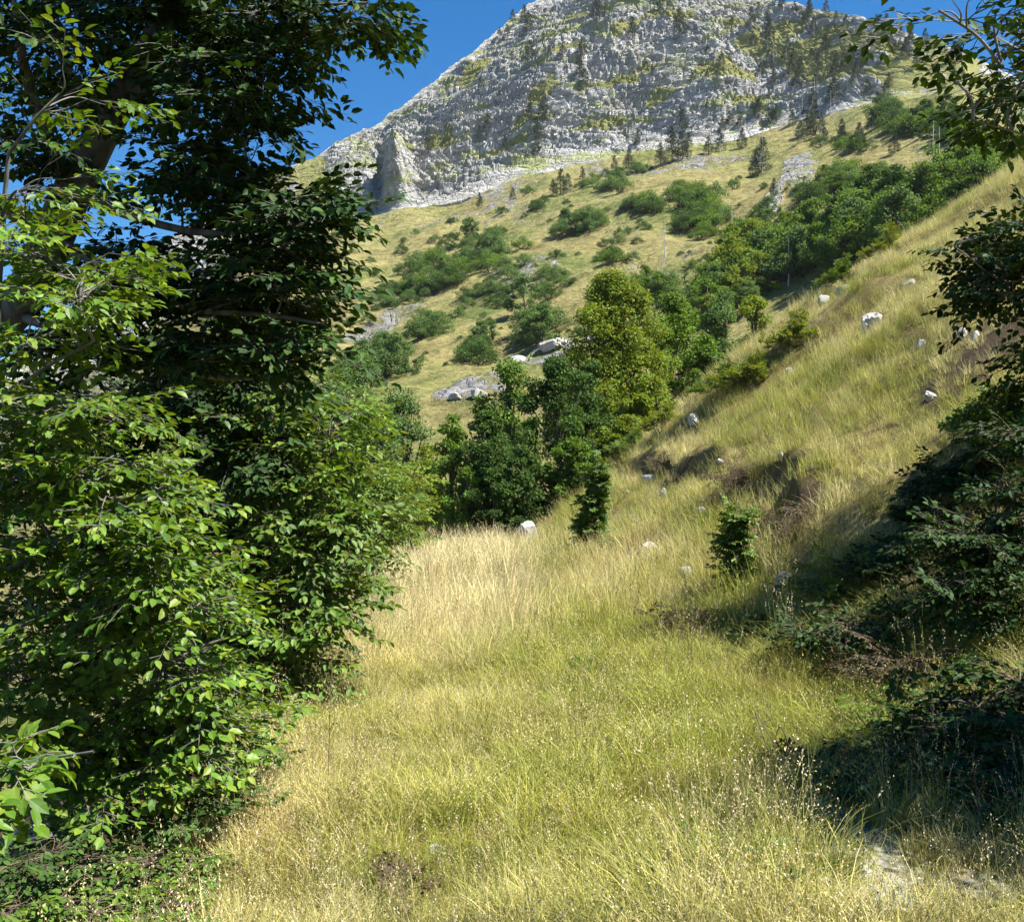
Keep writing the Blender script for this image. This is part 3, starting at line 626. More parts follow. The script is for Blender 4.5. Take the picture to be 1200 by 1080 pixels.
leafy('beech_tree', 'beech at the right edge whose boughs hang into the upper right corner', 'tree', b0, limbs, B, .036, (BEECH_SHADE, BARK), 31, spray=.22, branch_r=.004)
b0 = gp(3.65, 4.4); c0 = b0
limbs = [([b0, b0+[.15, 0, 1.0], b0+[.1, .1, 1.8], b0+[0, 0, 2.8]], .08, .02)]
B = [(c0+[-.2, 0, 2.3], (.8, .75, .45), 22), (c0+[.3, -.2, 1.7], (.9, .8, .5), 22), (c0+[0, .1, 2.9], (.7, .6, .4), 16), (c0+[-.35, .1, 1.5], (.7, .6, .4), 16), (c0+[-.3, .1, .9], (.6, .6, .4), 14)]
leafy('beech_tree', 'small beech outside the right edge that shades the near end of the bank', 'tree', b0, limbs, B, .07, (BEECH_SHADE, BARK), 30)
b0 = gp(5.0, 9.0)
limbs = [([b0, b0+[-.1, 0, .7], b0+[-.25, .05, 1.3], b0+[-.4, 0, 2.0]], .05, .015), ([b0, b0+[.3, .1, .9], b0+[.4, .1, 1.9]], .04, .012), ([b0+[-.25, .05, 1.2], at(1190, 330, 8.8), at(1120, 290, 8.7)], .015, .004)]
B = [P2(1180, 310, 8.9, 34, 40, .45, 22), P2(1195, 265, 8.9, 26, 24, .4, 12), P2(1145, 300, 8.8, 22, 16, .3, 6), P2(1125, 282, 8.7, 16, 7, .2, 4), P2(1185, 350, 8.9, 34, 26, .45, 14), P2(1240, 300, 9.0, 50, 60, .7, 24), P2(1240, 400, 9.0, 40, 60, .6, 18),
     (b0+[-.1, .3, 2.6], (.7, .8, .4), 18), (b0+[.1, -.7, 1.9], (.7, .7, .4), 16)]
leafy('beech_tree', 'dark round bushy beech with big leaves high on the bank at the right edge', 'tree', b0, limbs, B, .072, (BEECH_SHADE, BARK), 33)
def hb(px, py, **k): return hit(px, py)
def bushpx(label, px, py, blobs, leafsize, mat, seed, **kw):       # rooted where the photo shows its foot
    h = hit(px, py); Yd = h[1]
    return shrub(label, h-[0, 0, .04], [P2(a, b, Yd+dz, rx, ry, rz, n) for a, b, dz, rx, ry, rz, n in blobs], leafsize, mat, seed, **kw)
bushpx('large shaded bush on the right bank under the overhanging beech', 1150, 735, [(1150, 640, 0, 60, 50, .5, 22), (1190, 580, .2, 40, 60, .5, 16), (1110, 690, -.2, 50, 30, .4, 14), (1180, 700, -.3, 50, 40, .4, 16), (1190, 510, .4, 30, 30, .4, 8)], .052, BEECH_SHADE, 34, spray=.28, dens=1.5)
bushpx('low shaded bush with dark leaves at the right edge, nearest the viewer', 1170, 880, [(1150, 830, 0, 55, 34, .4, 16), (1195, 800, 0, 40, 50, .4, 12), (1090, 850, 0, 40, 24, .3, 10)], .05, BEECH_SHADE, 35, spray=.24, dens=1.4)
bushpx('low dark bush where the shadow crosses the foot of the bank', 1010, 770, [(1000, 735, 0, 50, 26, .4, 16), (940, 745, 0, 40, 18, .35, 10), (1060, 730, .2, 44, 34, .4, 14)], .05, BEECH_SHADE, 36, spray=.28)
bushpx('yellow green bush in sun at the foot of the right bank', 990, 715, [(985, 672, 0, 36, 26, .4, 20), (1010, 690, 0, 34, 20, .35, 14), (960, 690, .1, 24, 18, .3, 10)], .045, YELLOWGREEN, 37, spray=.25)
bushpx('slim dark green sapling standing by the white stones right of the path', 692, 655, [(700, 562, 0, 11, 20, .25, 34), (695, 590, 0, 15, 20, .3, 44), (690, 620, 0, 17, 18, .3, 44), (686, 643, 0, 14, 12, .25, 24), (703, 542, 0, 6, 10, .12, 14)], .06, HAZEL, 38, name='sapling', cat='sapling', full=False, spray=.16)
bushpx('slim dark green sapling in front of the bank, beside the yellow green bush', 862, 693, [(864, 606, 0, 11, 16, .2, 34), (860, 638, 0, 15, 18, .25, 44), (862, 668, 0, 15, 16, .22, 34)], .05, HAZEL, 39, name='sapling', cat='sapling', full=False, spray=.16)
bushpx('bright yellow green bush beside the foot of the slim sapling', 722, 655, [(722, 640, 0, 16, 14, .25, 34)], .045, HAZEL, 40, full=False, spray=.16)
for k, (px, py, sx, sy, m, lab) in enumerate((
        (1120, 900, 50, 40, BEECH_SHADE, 'shaded nettles low on the right, above the gravel track'), (1185, 920, 40, 50, BEECH_SHADE, 'shaded nettles at the right edge beside the track'), (1060, 850, 46, 30, MIDGREEN, 'fresh green weeds in half shade right of the sunlit strip'),
        (1175, 640, 44, 40, BEECH_SHADE, 'shaded scrub high on the bank at the right edge'), (1090, 620, 40, 34, BEECH_SHADE, 'shaded scrub on the bank left of the edge bush'), (1175, 535, 44, 44, BEECH_SHADE, 'tall shaded scrub just below the dark round beech'), (1110, 570, 40, 36, BEECH_SHADE, 'shaded scrub at the upper limit of the bank shadow'), (1050, 660, 40, 30, BEECH_SHADE, 'shaded scrub low on the bank beside the yellow green bush'), (930, 735, 50, 20, DARKGREEN, 'low shaded weeds where the bank shadow meets the path'), (1010, 900, 50, 20, BEECH_SHADE, 'low weeds in the nearest shadow across the path'))):
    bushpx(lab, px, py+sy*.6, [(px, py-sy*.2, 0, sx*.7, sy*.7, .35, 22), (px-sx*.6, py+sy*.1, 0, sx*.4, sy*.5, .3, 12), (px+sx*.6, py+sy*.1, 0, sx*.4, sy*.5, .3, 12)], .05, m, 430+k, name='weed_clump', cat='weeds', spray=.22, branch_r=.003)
for k, (px, py, sx, sy, lab) in enumerate((
        (800, 745, 46, 28, 'dark brown weedy bush at the tip of the bank shadow'), (935, 625, 46, 36, 'brown dying bush on the bank above the yellow green bush'),
        (868, 572, 30, 26, 'brown dry bush in the hollow of the right bank'), (778, 552, 24, 15, 'small brown bush on the bare earth high on the bank'), (1050, 815, 60, 50, 'tangle of dry brown weeds in shade at the right edge'))):
    bushpx(lab, px, py, [(px, py-sy*.8, 0, sx*.8, sy*.7, .4, 16), (px-sx*.5, py-sy*.5, 0, sx*.5, sy*.5, .3, 8), (px+sx*.5, py-sy*.5, 0, sx*.5, sy*.5, .3, 8)], .035, DRYLEAF, 50+k, name='dry_bush', cat='bush', spray=.24, full=False, width=.7, branch_r=.004)
for k, (px, py, sx, sy, m, lab) in enumerate((
        (930, 400, 34, 26, YELLOWGREEN, 'yellow green bush on the crest of the right slope'), (880, 445, 44, 24, YELLOWGREEN, 'straggly olive bush on the crest below the yellow green one'),
        
        (1165, 500, 40, 30, HAZEL, 'sunlit low shrub just above the bank shadow at right'), (620, 560, 26, 18, MIDGREEN, 'small green bush at the foot of the mid trees'),
        (985, 330, 26, 22, MIDGREEN, 'green bush on the upper crest beside the long pale stone'), (1040, 296, 30, 24, YELLOWGREEN, 'olive bush on the upper crest near the leafy trees'), (845, 455, 34, 22, MIDGREEN, 'green bush on the crest where the bank steepens'), (780, 498, 30, 20, YELLOWGREEN, 'yellow green bush on the low crest by the yellow tree'),
        (740, 525, 26, 16, MIDGREEN, 'low green bush at the lower end of the crest'))):
    bushpx(lab, px, py+6, [(px, py-sy*.4, 0, sx*.3, sy*.55, .6, 22), (px-sx*.5, py-sy*.1, 0, sx*.25, sy*.35, .7, 12), (px+sx*.45, py-sy*.2, 0, sx*.25, sy*.4, .5, 12), (px+sx*.15, py-sy*1.0, 0, sx*.22, sy*.4, .4, 12), (px-sx*.9, py+sy*.1, 0, sx*.2, sy*.3, .4, 10), (px+sx*.9, py+sy*.05, 0, sx*.2, sy*.3, .4, 10)], .045, m, 60+k, spray=.17, full=False, flat=.7, droop=-.25)

# ------------------------------------------------------------------ middle-distance trees
def tree_mesh(seed, H, R, nclump, per, leaf, shape=1.0, crown_from=.12, lean=0.):
    """clumped broadleaf tree, root at the origin"""
    r = rng(seed); wood, lf = Acc(), Acc()
    top = np.array([lean*H, r.normal(0, .04)*H, H*.88])
    tr = spline([[0, 0, -.4], [lean*.2*H+r.normal(0, .05), 0, H*.3], [lean*.6*H, r.normal(0, .1), H*.6], top], 14)
    tube(wood, tr, .022*H, .006*H, 7)
    cs = []; cr = []
    for kk in range(nclump):
        f = r.uniform(crown_from, 1.0)**.9; ff = (f-crown_from)/(1-crown_from)
        prof = (math.sin(math.pi*min(1, .24+.76*ff)**shape))**.6
        a = r.uniform(0, 2*math.pi); rad = R*prof*r.uniform(.15, 1)**.5*(1+.3*math.sin(2*a+seed)+.25*math.sin(5*a+7*f+seed*2))
        c = np.array([math.cos(a)*rad+lean*H*f, math.sin(a)*rad, H*f*.97]); cs.append(c); cr.append(r.choice([.10, .15, .24])*R*r.uniform(.8, 1.2)+.03*H*r.uniform(.5, 1))
        if kk % 2 == 0:
            s0 = tr[min(13, int(f*.75*13))]; tube(wood, spline([s0, (s0+c)/2+[0, 0, .05*H*r.normal()], c], 6), .006*H, .002*H, 4)
    clump_crown(lf, np.array(cs), np.array(cr), per, leaf, r)
    return wood, lf
def mid_tree(label, px, Yd, top, mat, seed, wpx, group='trees in the gully beyond the path', n=70, per=110, leaf=.15, cf=.02, lean=0., basez=None, shape=1.0):
    x = (px-HX)/F*Yd; z = max(gz(x, Yd), -30) if basez is None else basez
    ztop = EYE+(HY-top)/F*Yd; H = max(1.2, ztop-z)
    wood, lf = tree_mesh(seed, H, wpx/F*Yd, n, int(per*1.9), leaf*.68, shape, cf, lean)
    t = thing('broadleaf_tree', label, 'tree', (x, Yd, z), group)
    obj('trunk', wood, TWIG, t, smooth=True); obj('crown', lf, mat, t); return t
mid_tree('tall yellow green tree, the brightest in the gully beyond the path', 718, 40, 316, YELLOWGREEN, 101, 60, n=260, per=150, leaf=.15, cf=.2)
mid_tree('dark green tree leaning over the end of the path, deep shade under it', 655, 31.5, 418, DARKGREEN, 102, 48, n=90, per=130, leaf=.13, lean=-.02)
mid_tree('green tree with a rounded top between the yellow tree and the pale rocks', 596, 33, 418, MIDGREEN, 103, 44, n=80, per=120, leaf=.14)
mid_tree('dark tree low over the white boulder at the path end', 570, 29.5, 480, DARKGREEN, 104, 42, n=70, per=120, leaf=.12)
mid_tree('small olive tree on the left of the dark tree group', 528, 30.5, 482, MIDGREEN, 105, 34, n=60, per=110, leaf=.12)
mid_tree('narrow dark tree at the back right of the dark tree group', 690, 34, 420, DARKGREEN, 106, 30, n=50, per=120, leaf=.14)
mid_tree('mid green tree to the right of the tall yellow tree', 788, 44, 338, MIDGREEN, 107, 46, n=90, per=120, leaf=.18)
mid_tree('pale green tree on the crest right of the tall yellow tree', 828, 42, 392, MIDGREEN, 108, 34, n=60, per=110, leaf=.17)
mid_tree('bright yellow bush tree under the tall yellow tree', 745, 36, 462, YELLOWGREEN, 109, 40, n=60, per=100, leaf=.15)
mid_tree('olive tree low in front of the yellow tree', 705, 33, 500, YELLOWGREEN, 110, 26, n=40, per=100, leaf=.14)
mid_tree('green tree in the dip left of the path end, behind the yellowish bush', 500, 33, 512, YELLOWGREEN, 111, 30, n=50, per=110, leaf=.14)
mid_tree('grey green tree filling the gully left of the path end', 450, 40, 470, BLUEGREEN, 112, 52, n=90, per=120, leaf=.17)
mid_tree('grey green tree half hidden behind the hazel bush', 395, 42, 440, BLUEGREEN, 113, 50, n=80, per=110, leaf=.18)
mid_tree('small grey green tree at the upper rim of the left gully', 425, 55, 415, BLUEGREEN, 114, 44, n=70, per=110, leaf=.2, basez=-5.5)
mid_tree('grey green tree low in the gully behind the tall leafy bush', 470, 52, 455, BLUEGREEN, 115, 40, n=60, per=110, leaf=.2, basez=-6)

mid_tree('fresh green tree against the right side of the tall yellow green tree', 768, 42, 372, MIDGREEN, 116, 40, n=80, per=110, leaf=.16)
mid_tree('green tree with a yellowish top further right behind the crest', 800, 47, 352, MIDGREEN, 117, 44, n=80, per=110, leaf=.18)
mid_tree('grey green tree behind the crest where it begins to climb', 850, 50, 338, BLUEGREEN, 118, 44, n=80, per=110, leaf=.18)
mid_tree('olive tree standing on the crest at the end of the tree belt', 885, 47, 345, YELLOWGREEN, 119, 34, n=60, per=110, leaf=.16)
mid_tree('low round dark tree at the foot of the dark group, over deep shade', 612, 29, 520, DARKGREEN, 120, 40, n=60, per=120, leaf=.12)
mid_tree('low green tree right of the dark group where the bank begins', 672, 29.5, 515, MIDGREEN, 121, 34, n=60, per=120, leaf=.12)
mid_tree('low olive tree at the left foot of the dark group', 548, 29, 545, MIDGREEN, 122, 30, n=50, per=110, leaf=.12)
mid_tree('low dark tree between the olive tree and the dark group', 580, 28.5, 548, DARKGREEN, 123, 26, n=50, per=110, leaf=.11)
mid_tree('short yellow green tree on the crest below the tall one', 735, 31.5, 488, YELLOWGREEN, 124, 30, n=50, per=110, leaf=.12)

# trees beyond the crest of the right slope and shrubs of the far slope: a few kinds, copied
def proto(kind, mat, seed):
    r = rng(seed); lf = Acc(); wood = Acc()
    if kind == 'round':
        w2, l2 = tree_mesh(seed, 1.0, .46, 46, 120, .042, .9, .06); return w2, l2, mat
    if kind == 'low':
        a = r.uniform(0, 6.28, 34); q = r.uniform(0, 1, 34)**.5
        c = np.stack([np.cos(a)*q*.75, np.sin(a)*q*.6, .12+.62*(1-q*q)*r.uniform(.4, 1.1, 34)], -1)
        for cc in c[:10]: tube(wood, spline([[0, 0, -.1], cc*[.5, .5, .4], cc], 5), .02, .006, 4)
        clump_crown(lf, c, r.uniform(.13, .24, 34), 110, .048, r); return wood, lf, mat
    if kind == 'pine':
        tube(wood, [[0, 0, -.06], [.01, 0, .5], [0, .01, .98]], .02, .004, 5)
        cs, cr = [], []
        for z in np.linspace(.16, .97, 15):
            rr = .25*(1.02-z)**.8*r.uniform(.75, 1.25)
            for q in range(5 if z < .7 else 3):
                a = r.uniform(0, 6.28); e = np.array([math.cos(a)*rr, math.sin(a)*rr, z-.02]); cs.append(e); cr.append(.055+.05*(1-z))
                tube(wood, [[0, 0, z], e], .006, .002, 3)
        clump_crown(lf, np.array(cs), np.array(cr), 26, .05, r, flatten=.5, width=.6); return wood, lf, mat
def make_proto(kind, mat, seed, name, parts):
    w_, l_, m_ = proto(kind, mat, seed)
    t = thing(name, 'x x x x', 'tree'); obj(parts[0], w_, SNAGWOOD if kind == 'pine' and seed % 2 else TWIG, t); obj(parts[1], l_, m_, t); return t
used = set()
PR = {}
for kind, name, cat, mats, parts in (('round', 'broadleaf_tree', 'tree', (MIDGREEN, BLUEGREEN, DARKGREEN, YELLOWGREEN), ('trunk', 'crown')), ('low', 'round_shrub', 'shrub', (MIDGREEN, BLUEGREEN, DARKGREEN), ('stems', 'foliage')), ('pine', 'pine_tree', 'tree', (PINE,), ('trunk', 'crown'))):
    for mi, m in enumerate(mats):
        for v in range(2 if kind != 'pine' else 4):
            t = make_proto(kind, m, 200+10*mi+v+len(kind)*31, name, parts); t['category'] = cat; PR.setdefault((kind, mi), []).append(t)
R = random.Random(5)
def put(kind, mi, loc, size, label, group, squash=1.0):
    p = R.choice(PR[(kind, mi)]); rz = R.uniform(0, 6.28); s = (size*R.uniform(.9, 1.15), size*R.uniform(.9, 1.15), size*squash)
    if p.name not in used:
        used.add(p.name); p.location = loc; p.rotation_euler = (0, 0, rz); p.scale = s; p['label'] = label; p['group'] = group; return p
    return dup(p, loc, rz, s, label, group)
def thicket(cx, cy, rx, ry, rot, n, hpx, kinds, label, group, squash=1.0):
    c, s_ = math.cos(math.radians(rot)), math.sin(math.radians(rot))
    for k in range(n):
        a = R.uniform(0, 6.28); q = math.sqrt(R.random()); ex, ey = q*rx*math.cos(a), q*ry*math.sin(a)
        px, py = cx+ex*c-ey*s_, cy+ex*s_+ey*c; b = on_mountain(px, py+hpx*.4)
        kind, mi = R.choice(kinds); put(kind, mi, b-[0, 0, .2], hpx*R.uniform(.75, 1.25)*b[1]/F, label, group, squash)
LG, RG = ('low', 1), ('round', 1); LM, RM = ('low', 0), ('round', 0); LD, RD = ('low', 2), ('round', 2); RY_ = ('round', 3)
thicket(528, 302, 62, 26, -22, 34, 24, [LG, LM, LD, RG], 'green shrub in the long thicket on the open slope below the left cliff', 'long thicket below the left cliff')
thicket(470, 335, 34, 12, -25, 10, 18, [LG, LD], 'low shrub at the lower left tail of the long thicket', 'lower tail of the long thicket')
thicket(572, 268, 18, 5, 0, 4, 16, [LD, LG], 'small dark shrub just above the long thicket', 'shrubs above the long thicket')
thicket(675, 256, 28, 9, -8, 10, 24, [LG, RG], 'blue green shrub of the clump high in the middle of the slope', 'clump high in the middle of the slope')
thicket(818, 240, 24, 36, -15, 18, 28, [LM, LG, LD], 'shrub of the tall green thicket below the cliff foot, right of centre', 'thicket below the cliff foot')
thicket(712, 292, 12, 5, 0, 3, 22, [LD, LM], 'dark shrub alone on the slope above the tall yellow tree', 'shrubs above the tall yellow tree')
thicket(1008, 205, 46, 13, 4, 18, 26, [LM, RM, LG], 'green shrub of the thicket right of the grey scree', 'thicket right of the scree')
thicket(1085, 140, 62, 14, 6, 26, 30, [LD, RD, LM], 'dark green tree of the wood under the right end of the cliffs', 'wood under the right end of the cliffs')
thicket(628, 372, 24, 26, -30, 8, 40, [LG, RG, RD], 'grey green small tree left of the tall yellow tree', 'small trees left of the yellow tree')
thicket(566, 400, 22, 12, -30, 6, 36, [LD, RG], 'dark small tree on the pale rocks low on the slope', 'small trees on the pale rocks')
thicket(492, 378, 26, 12, -30, 7, 28, [LG, LD], 'dark shrub on the low left part of the slope', 'shrubs low on the left of the slope')
thicket(435, 420, 44, 16, -20, 14, 40, [RG, LG], 'green tree of the band above the left gully', 'band above the left gully')
thicket(905, 300, 92, 20, -16, 34, 54, [RM, LM, RG, RY_, LG], 'green tree of the lower row behind the crest of the right slope', 'lower row behind the right crest')
thicket(1020, 262, 70, 22, -22, 28, 64, [RM, LM, RD, RG], 'green tree of the upper row behind the crest of the right slope', 'upper row behind the right crest')
thicket(1150, 205, 50, 26, -25, 20, 70, [RM, RD, LM], 'leafy tree behind the crest near the right edge', 'trees behind the crest at the right edge')
thicket(850, 345, 40, 16, -20, 10, 46, [RM, RG, RY_], 'pale green tree just behind the crest beside the tall yellow tree', 'trees behind the crest beside the yellow tree')
thicket(720, 213, 14, 5, 0, 3, 20, [LG], 'small shrub close under the cliff in the centre', 'shrubs under the cliff centre')
thicket(945, 225, 14, 10, 0, 4, 26, [LD], 'dark shrub on the lower edge of the scree', 'shrubs beside the scree')
thicket(600, 300, 40, 20, -20, 6, 20, [LG, LM], 'low shrub right of the long thicket on the pale outcrop', 'shrubs on the pale outcrop')
thicket(760, 232, 26, 10, 0, 7, 22, [LG, LM, LD], 'green shrub on the slope left of the tall green thicket', 'shrubs left of the tall thicket')
thicket(880, 255, 30, 12, -20, 8, 24, [LM, LD, RG], 'green shrub between the tall thicket and the scree', 'shrubs between thicket and scree')
thicket(770, 330, 30, 12, -10, 8, 30, [LG, RM], 'small tree on the slope just above the crest trees', 'small trees above the crest trees')
thicket(640, 330, 22, 10, -10, 5, 24, [LG, LD], 'shrub above the small grey green trees', 'shrubs above the small trees')
thicket(560, 345, 40, 14, -25, 9, 16, [LG, LD], 'tiny shrub on the slope under the long thicket', 'tiny shrubs under the long thicket')
thicket(985, 165, 30, 8, 0, 8, 20, [LD, LM], 'green shrub along the cliff foot at the right', 'shrubs along the right cliff foot')
thicket(700, 205, 60, 5, -12, 12, 14, [LD, LG], 'low shrub growing along the foot of the cliff', 'shrubs along the cliff foot')
slope_n = 0
while slope_n < 190:
    px, py = R.uniform(330, 1000), R.uniform(195, 440)
    if py < np.interp(px, BX, BY)+10 or py > 470-.22*(px-330): continue
    b = on_mountain(px, py); slope_n += 1
    put('low', R.choice((1, 2, 2)), b-[0, 0, .1], R.choice((6, 8, 9, 11, 13, 18))*R.uniform(.8, 1.2)*b[1]/F, 'small dark shrub dotted on the open grassy slope', 'small shrubs dotted over the slope')
for px, py, h_ in ((785, 188, 42), (797, 186, 34), (772, 190, 26), (891, 202, 44), (884, 205, 34), (655, 226, 32), (664, 224, 24), (648, 226, 20), (680, 208, 16), (912, 265, 26), (905, 228, 22), (960, 158, 30), (950, 160, 24), (935, 166, 28), (830, 178, 22), (842, 176, 28), (720, 198, 20), (735, 196, 24), (600, 232, 16), (560, 240, 18), (868, 172, 26), (985, 160, 24)):
    b = on_mountain(px, py); put('pine', 0, b-[0, 0, .2], h_*b[1]/F, 'dark bushy pine standing alone on the grass below the cliffs', 'pines on the grass below the cliffs', 1.0)
cn = 0
while cn < 105:
    if R.random() < .6: px, py = R.uniform(880, 1130), R.uniform(8, 150)
    else: px, py = R.uniform(560, 1000), R.uniform(0, 180)
    if py < np.interp(px, RX, RY)+2 or py > np.interp(px, BX, BY)+4: continue
    b = on_mountain(px, py); cn += 1
    put('pine', 0, b-[0, 0, .3], R.uniform(9, 26)*b[1]/F, 'dark pine rooted on the ledges of the grey cliffs', 'pines on the cliff ledges', 1.0)
for px in (905, 915, 932, 948, 966, 982, 1030, 1042, 1055, 1068, 1082, 1096, 585, 600, 690, 705):
    b = on_mountain(px, np.interp(px, RX, RY)+3); put('pine', 0, b-[0, 0, .3], R.uniform(10, 20)*b[1]/F, 'small dark pine on the skyline of the mountain', 'pines on the skyline', 1.0)
for px, py in ((965, 165), (945, 155), (985, 168), (1005, 172), (1020, 150), (1046, 178), (975, 120), (1000, 95), (955, 100), (560, 165), (570, 150), (635, 140), (628, 160), (500, 175), (620, 70), (700, 20), (795, 40)):
    b = on_mountain(px, py); put('pine', 0, b-[0, 0, .3], R.uniform(20, 34)*b[1]/F, 'larger dark pine in a gully of the cliffs', 'larger pines in the cliff gullies', 1.0)
# dead grey trunks
def snag_mesh(seed):
    r = rng(seed); a = Acc(); tube(a, [[0, 0, -.05], [.01, 0, .4], [.02*r.normal(), 0, 1.]], .016, .004, 5)
    for z in r.uniform(.3, .95, 8):
        an = r.uniform(0, 6.28); l = .16*(1.1-z); tube(a, [[0, 0, z], [math.cos(an)*l, math.sin(an)*l, z+l*r.uniform(-.2, .6)]], .006, .002, 3)
    return a
sn = [obj('dead_tree', snag_mesh(300+i), SNAGWOOD) for i in range(3)]
spots = [(1092, 190, 52), (1099, 188, 40), (1110, 186, 34), (1126, 182, 30), (921, 335, 62), (778, 300, 46), (774, 320, 30), (952, 118, 30), (972, 130, 26), (935, 150, 30), (857, 262, 30), (905, 70, 20), (1086, 192, 26), (487, 118, 12), (467, 134, 12), (938, 128, 24), (1075, 190, 30)]
for k, (px, py, h_) in enumerate(spots):
    b = on_mountain(px, py); o = sn[k] if k < 3 else sn[k % 3].copy()
    if k >= 3: COL.objects.link(o)
    o.location = b; o.rotation_euler = (0, 0, R.uniform(0, 6)); s = h_*b[1]/F; o.scale = (s, s, s)
    tag(o, 'bare grey dead trunk standing among the far trees', 'dead tree', 'dead trunks on the mountain side')

# ------------------------------------------------------------------ stones
STPOS = []
def stone(label, px, py, wpx, hpx=None, depth=.8, seed=0, sink=.38, name='stone', cat='stone', far=False, group=None):
    h = on_mountain(px, py) if far else hit(px, py); r = rng(900+seed); far or seed >= 200 or STPOS.append((h[0], h[1], max(.05, wpx/F*h[1]*(.5 if h[1] < 9 else .8)))); wm = wpx/F*h[1]/2; hm = (hpx or wpx*.6)/F*h[1]
    n = 26; uu, vv = np.meshgrid(np.linspace(0, 2*math.pi, n, endpoint=False), np.linspace(0, math.pi, 14))
    d = np.stack([np.sin(vv)*np.cos(uu), np.sin(vv)*np.sin(uu), np.cos(vv)], -1)
    q = np.abs(d)**.75*np.sign(d); rad = 1+.28*fbm(d[..., 0]*1.4+seed*3.1, d[..., 1]*1.4, d[..., 2]*1.4, 3)
    Vv = q*rad[..., None]
    for _ in range(7):                         # broken facets
        c = unit(r.normal(size=3)); Vv = Vv-np.maximum(Vv@c-r.uniform(.6, .85), 0)[..., None]*c
    Vv = Vv*[wm, wm*depth, hm*.75]
    a = Acc(); i = np.arange(13)[:, None]*n; j = np.arange(n)[None]; k2 = (j+1) % n
    a.add(Vv.reshape(-1, 3), np.stack([i+j, i+n+j, i+n+k2, i+k2], -1).reshape(-1, 4))
    o = obj(name, a, STONE); o.location = h+np.array([0, 0, hm*(.75-sink)-.02]); o.rotation_euler = (r.normal(0, .15), r.normal(0, .15), r.uniform(-.5, .5))
    return tag(o, label, cat, group)
ST = [(548, 603, 42, 34, 'big pale boulder in the shade of the dark trees at the path end', 'boulder'), (620, 643, 26, 24, 'tallest white stone in the grass left of the slim sapling', 'stone'), (616, 628, 16, 10, 'white stone just behind the tallest one in the grass', 'stone'),
      (758, 658, 22, 20, 'white stone right of the slim sapling by the bright bush', 'stone'), (738, 657, 14, 12, 'small pinkish stone between the bright bush and the white stone', 'stone'), (804, 676, 15, 10, 'small white stone at the foot of the bank', 'stone'),
      (645, 711, 17, 10, 'flat pale stone alone in the middle of the grassy path', 'stone'), (555, 632, 18, 8, 'flat stone in the pale grass near the path end', 'stone'), (918, 687, 26, 14, 'flat white stone below the yellow green bush', 'stone'),
      (1023, 392, 26, 22, 'large grey white boulder high on the right slope', 'boulder'), (966, 355, 14, 8, 'white stone on the crest of the right slope', 'stone'), (1066, 337, 20, 9, 'flat pale stone in the dry meadow high on the right', 'stone'), (990, 322, 22, 8, 'long pale stone on the far edge of the dry meadow', 'stone'),
      (1128, 395, 12, 14, 'pale upright stone left of the dark round bush', 'stone'), (1142, 398, 11, 12, 'pale upright stone under the dark round bush', 'stone'), (1078, 408, 14, 10, 'half buried pale stone below the grey white boulder', 'stone'),
      (813, 497, 14, 10, 'small white stone on the crest near the trees', 'stone'), (822, 600, 16, 7, 'white stone in the bare earth of the bank', 'stone'), (765, 565, 26, 10, 'whitish slab on the upper bank by the small brown bush', 'stone'), (776, 590, 10, 16, 'narrow white stone lower on the bank', 'stone'),
      (562, 950, 26, 10, 'small grey stone half hidden in the near grass', 'stone'), (511, 998, 20, 12, 'grey stone in the grass nearest the viewer', 'stone'), (942, 856, 24, 10, 'pale stone on the sunlit strip between the shadows', 'stone'), (1052, 1052, 22, 16, 'white stone in the gravel at the bottom right', 'stone'),
      (1022, 1078, 30, 14, 'white stone at the bottom edge of the gravel', 'stone'), (1012, 1022, 24, 12, 'pale stone in the middle of the gravel patch', 'stone'), (925, 440, 10, 8, 'tiny white stone in the scrub of the right slope', 'stone'), (1090, 468, 20, 10, 'pale stone amid the straw grass of the right slope', 'stone'), (670, 590, 14, 8, 'small pale stone on the bank below the dark trees', 'stone')]
for k, (px, py, a, b, lab, c) in enumerate(ST): stone(lab, px, py, a, b, seed=k, name=c, cat=c, sink=.05 if k < 9 else .3)
stone('greyish rock under the low sapling in the bottom left corner', 40, 998, 66, 36, seed=70, name='boulder', cat='boulder')
for k, (px, py, a, b, lab) in enumerate(((640, 410, 30, 9, 'long white rock left of the tall yellow tree'), (606, 425, 22, 8, 'white rock beside the long one on the low slope'), (560, 462, 22, 8, 'broad pale rock above the olive tree'), (530, 468, 16, 7, 'pale rock at the left end of the low outcrop'), (690, 398, 14, 7, 'pale rock tucked against the yellow tree'), (655, 402, 16, 7, 'pale rock on top of the long white rock'))):
    stone(lab, px, py, a, b, seed=80+k, name='boulder', cat='boulder', far=True)
gs = [('gravel patch', (1010, 985), 34, 50, 110), ('gravel patch', (1060, 1050), 40, 26, 50), ('gravel patch', (1150, 1040), 40, 26, 24)]
kk = 300
for q in range(24):
    px, py = R.uniform(620, 960), 0
    py = 640-(px-620)*.28+R.gauss(0, 34)
    stone('small pale stone lying on the bare patches of the right bank', px, py, R.uniform(4, 12), R.uniform(3, 7), seed=kk, group='small stones on the right bank', sink=.25); kk += 1
kk = 0
for _, (cx, cy), rx, ry, n in gs:
    for q in range(n):
        stone('small pale stone loose on the bare gravel track', min(1196, cx+R.gauss(0, rx*.6)), min(1078, cy+R.gauss(0, ry*.5)), R.uniform(3, 12)*R.random()+3, R.uniform(3, 7), seed=200+kk, group='small stones on the gravel track', sink=.2); kk += 1

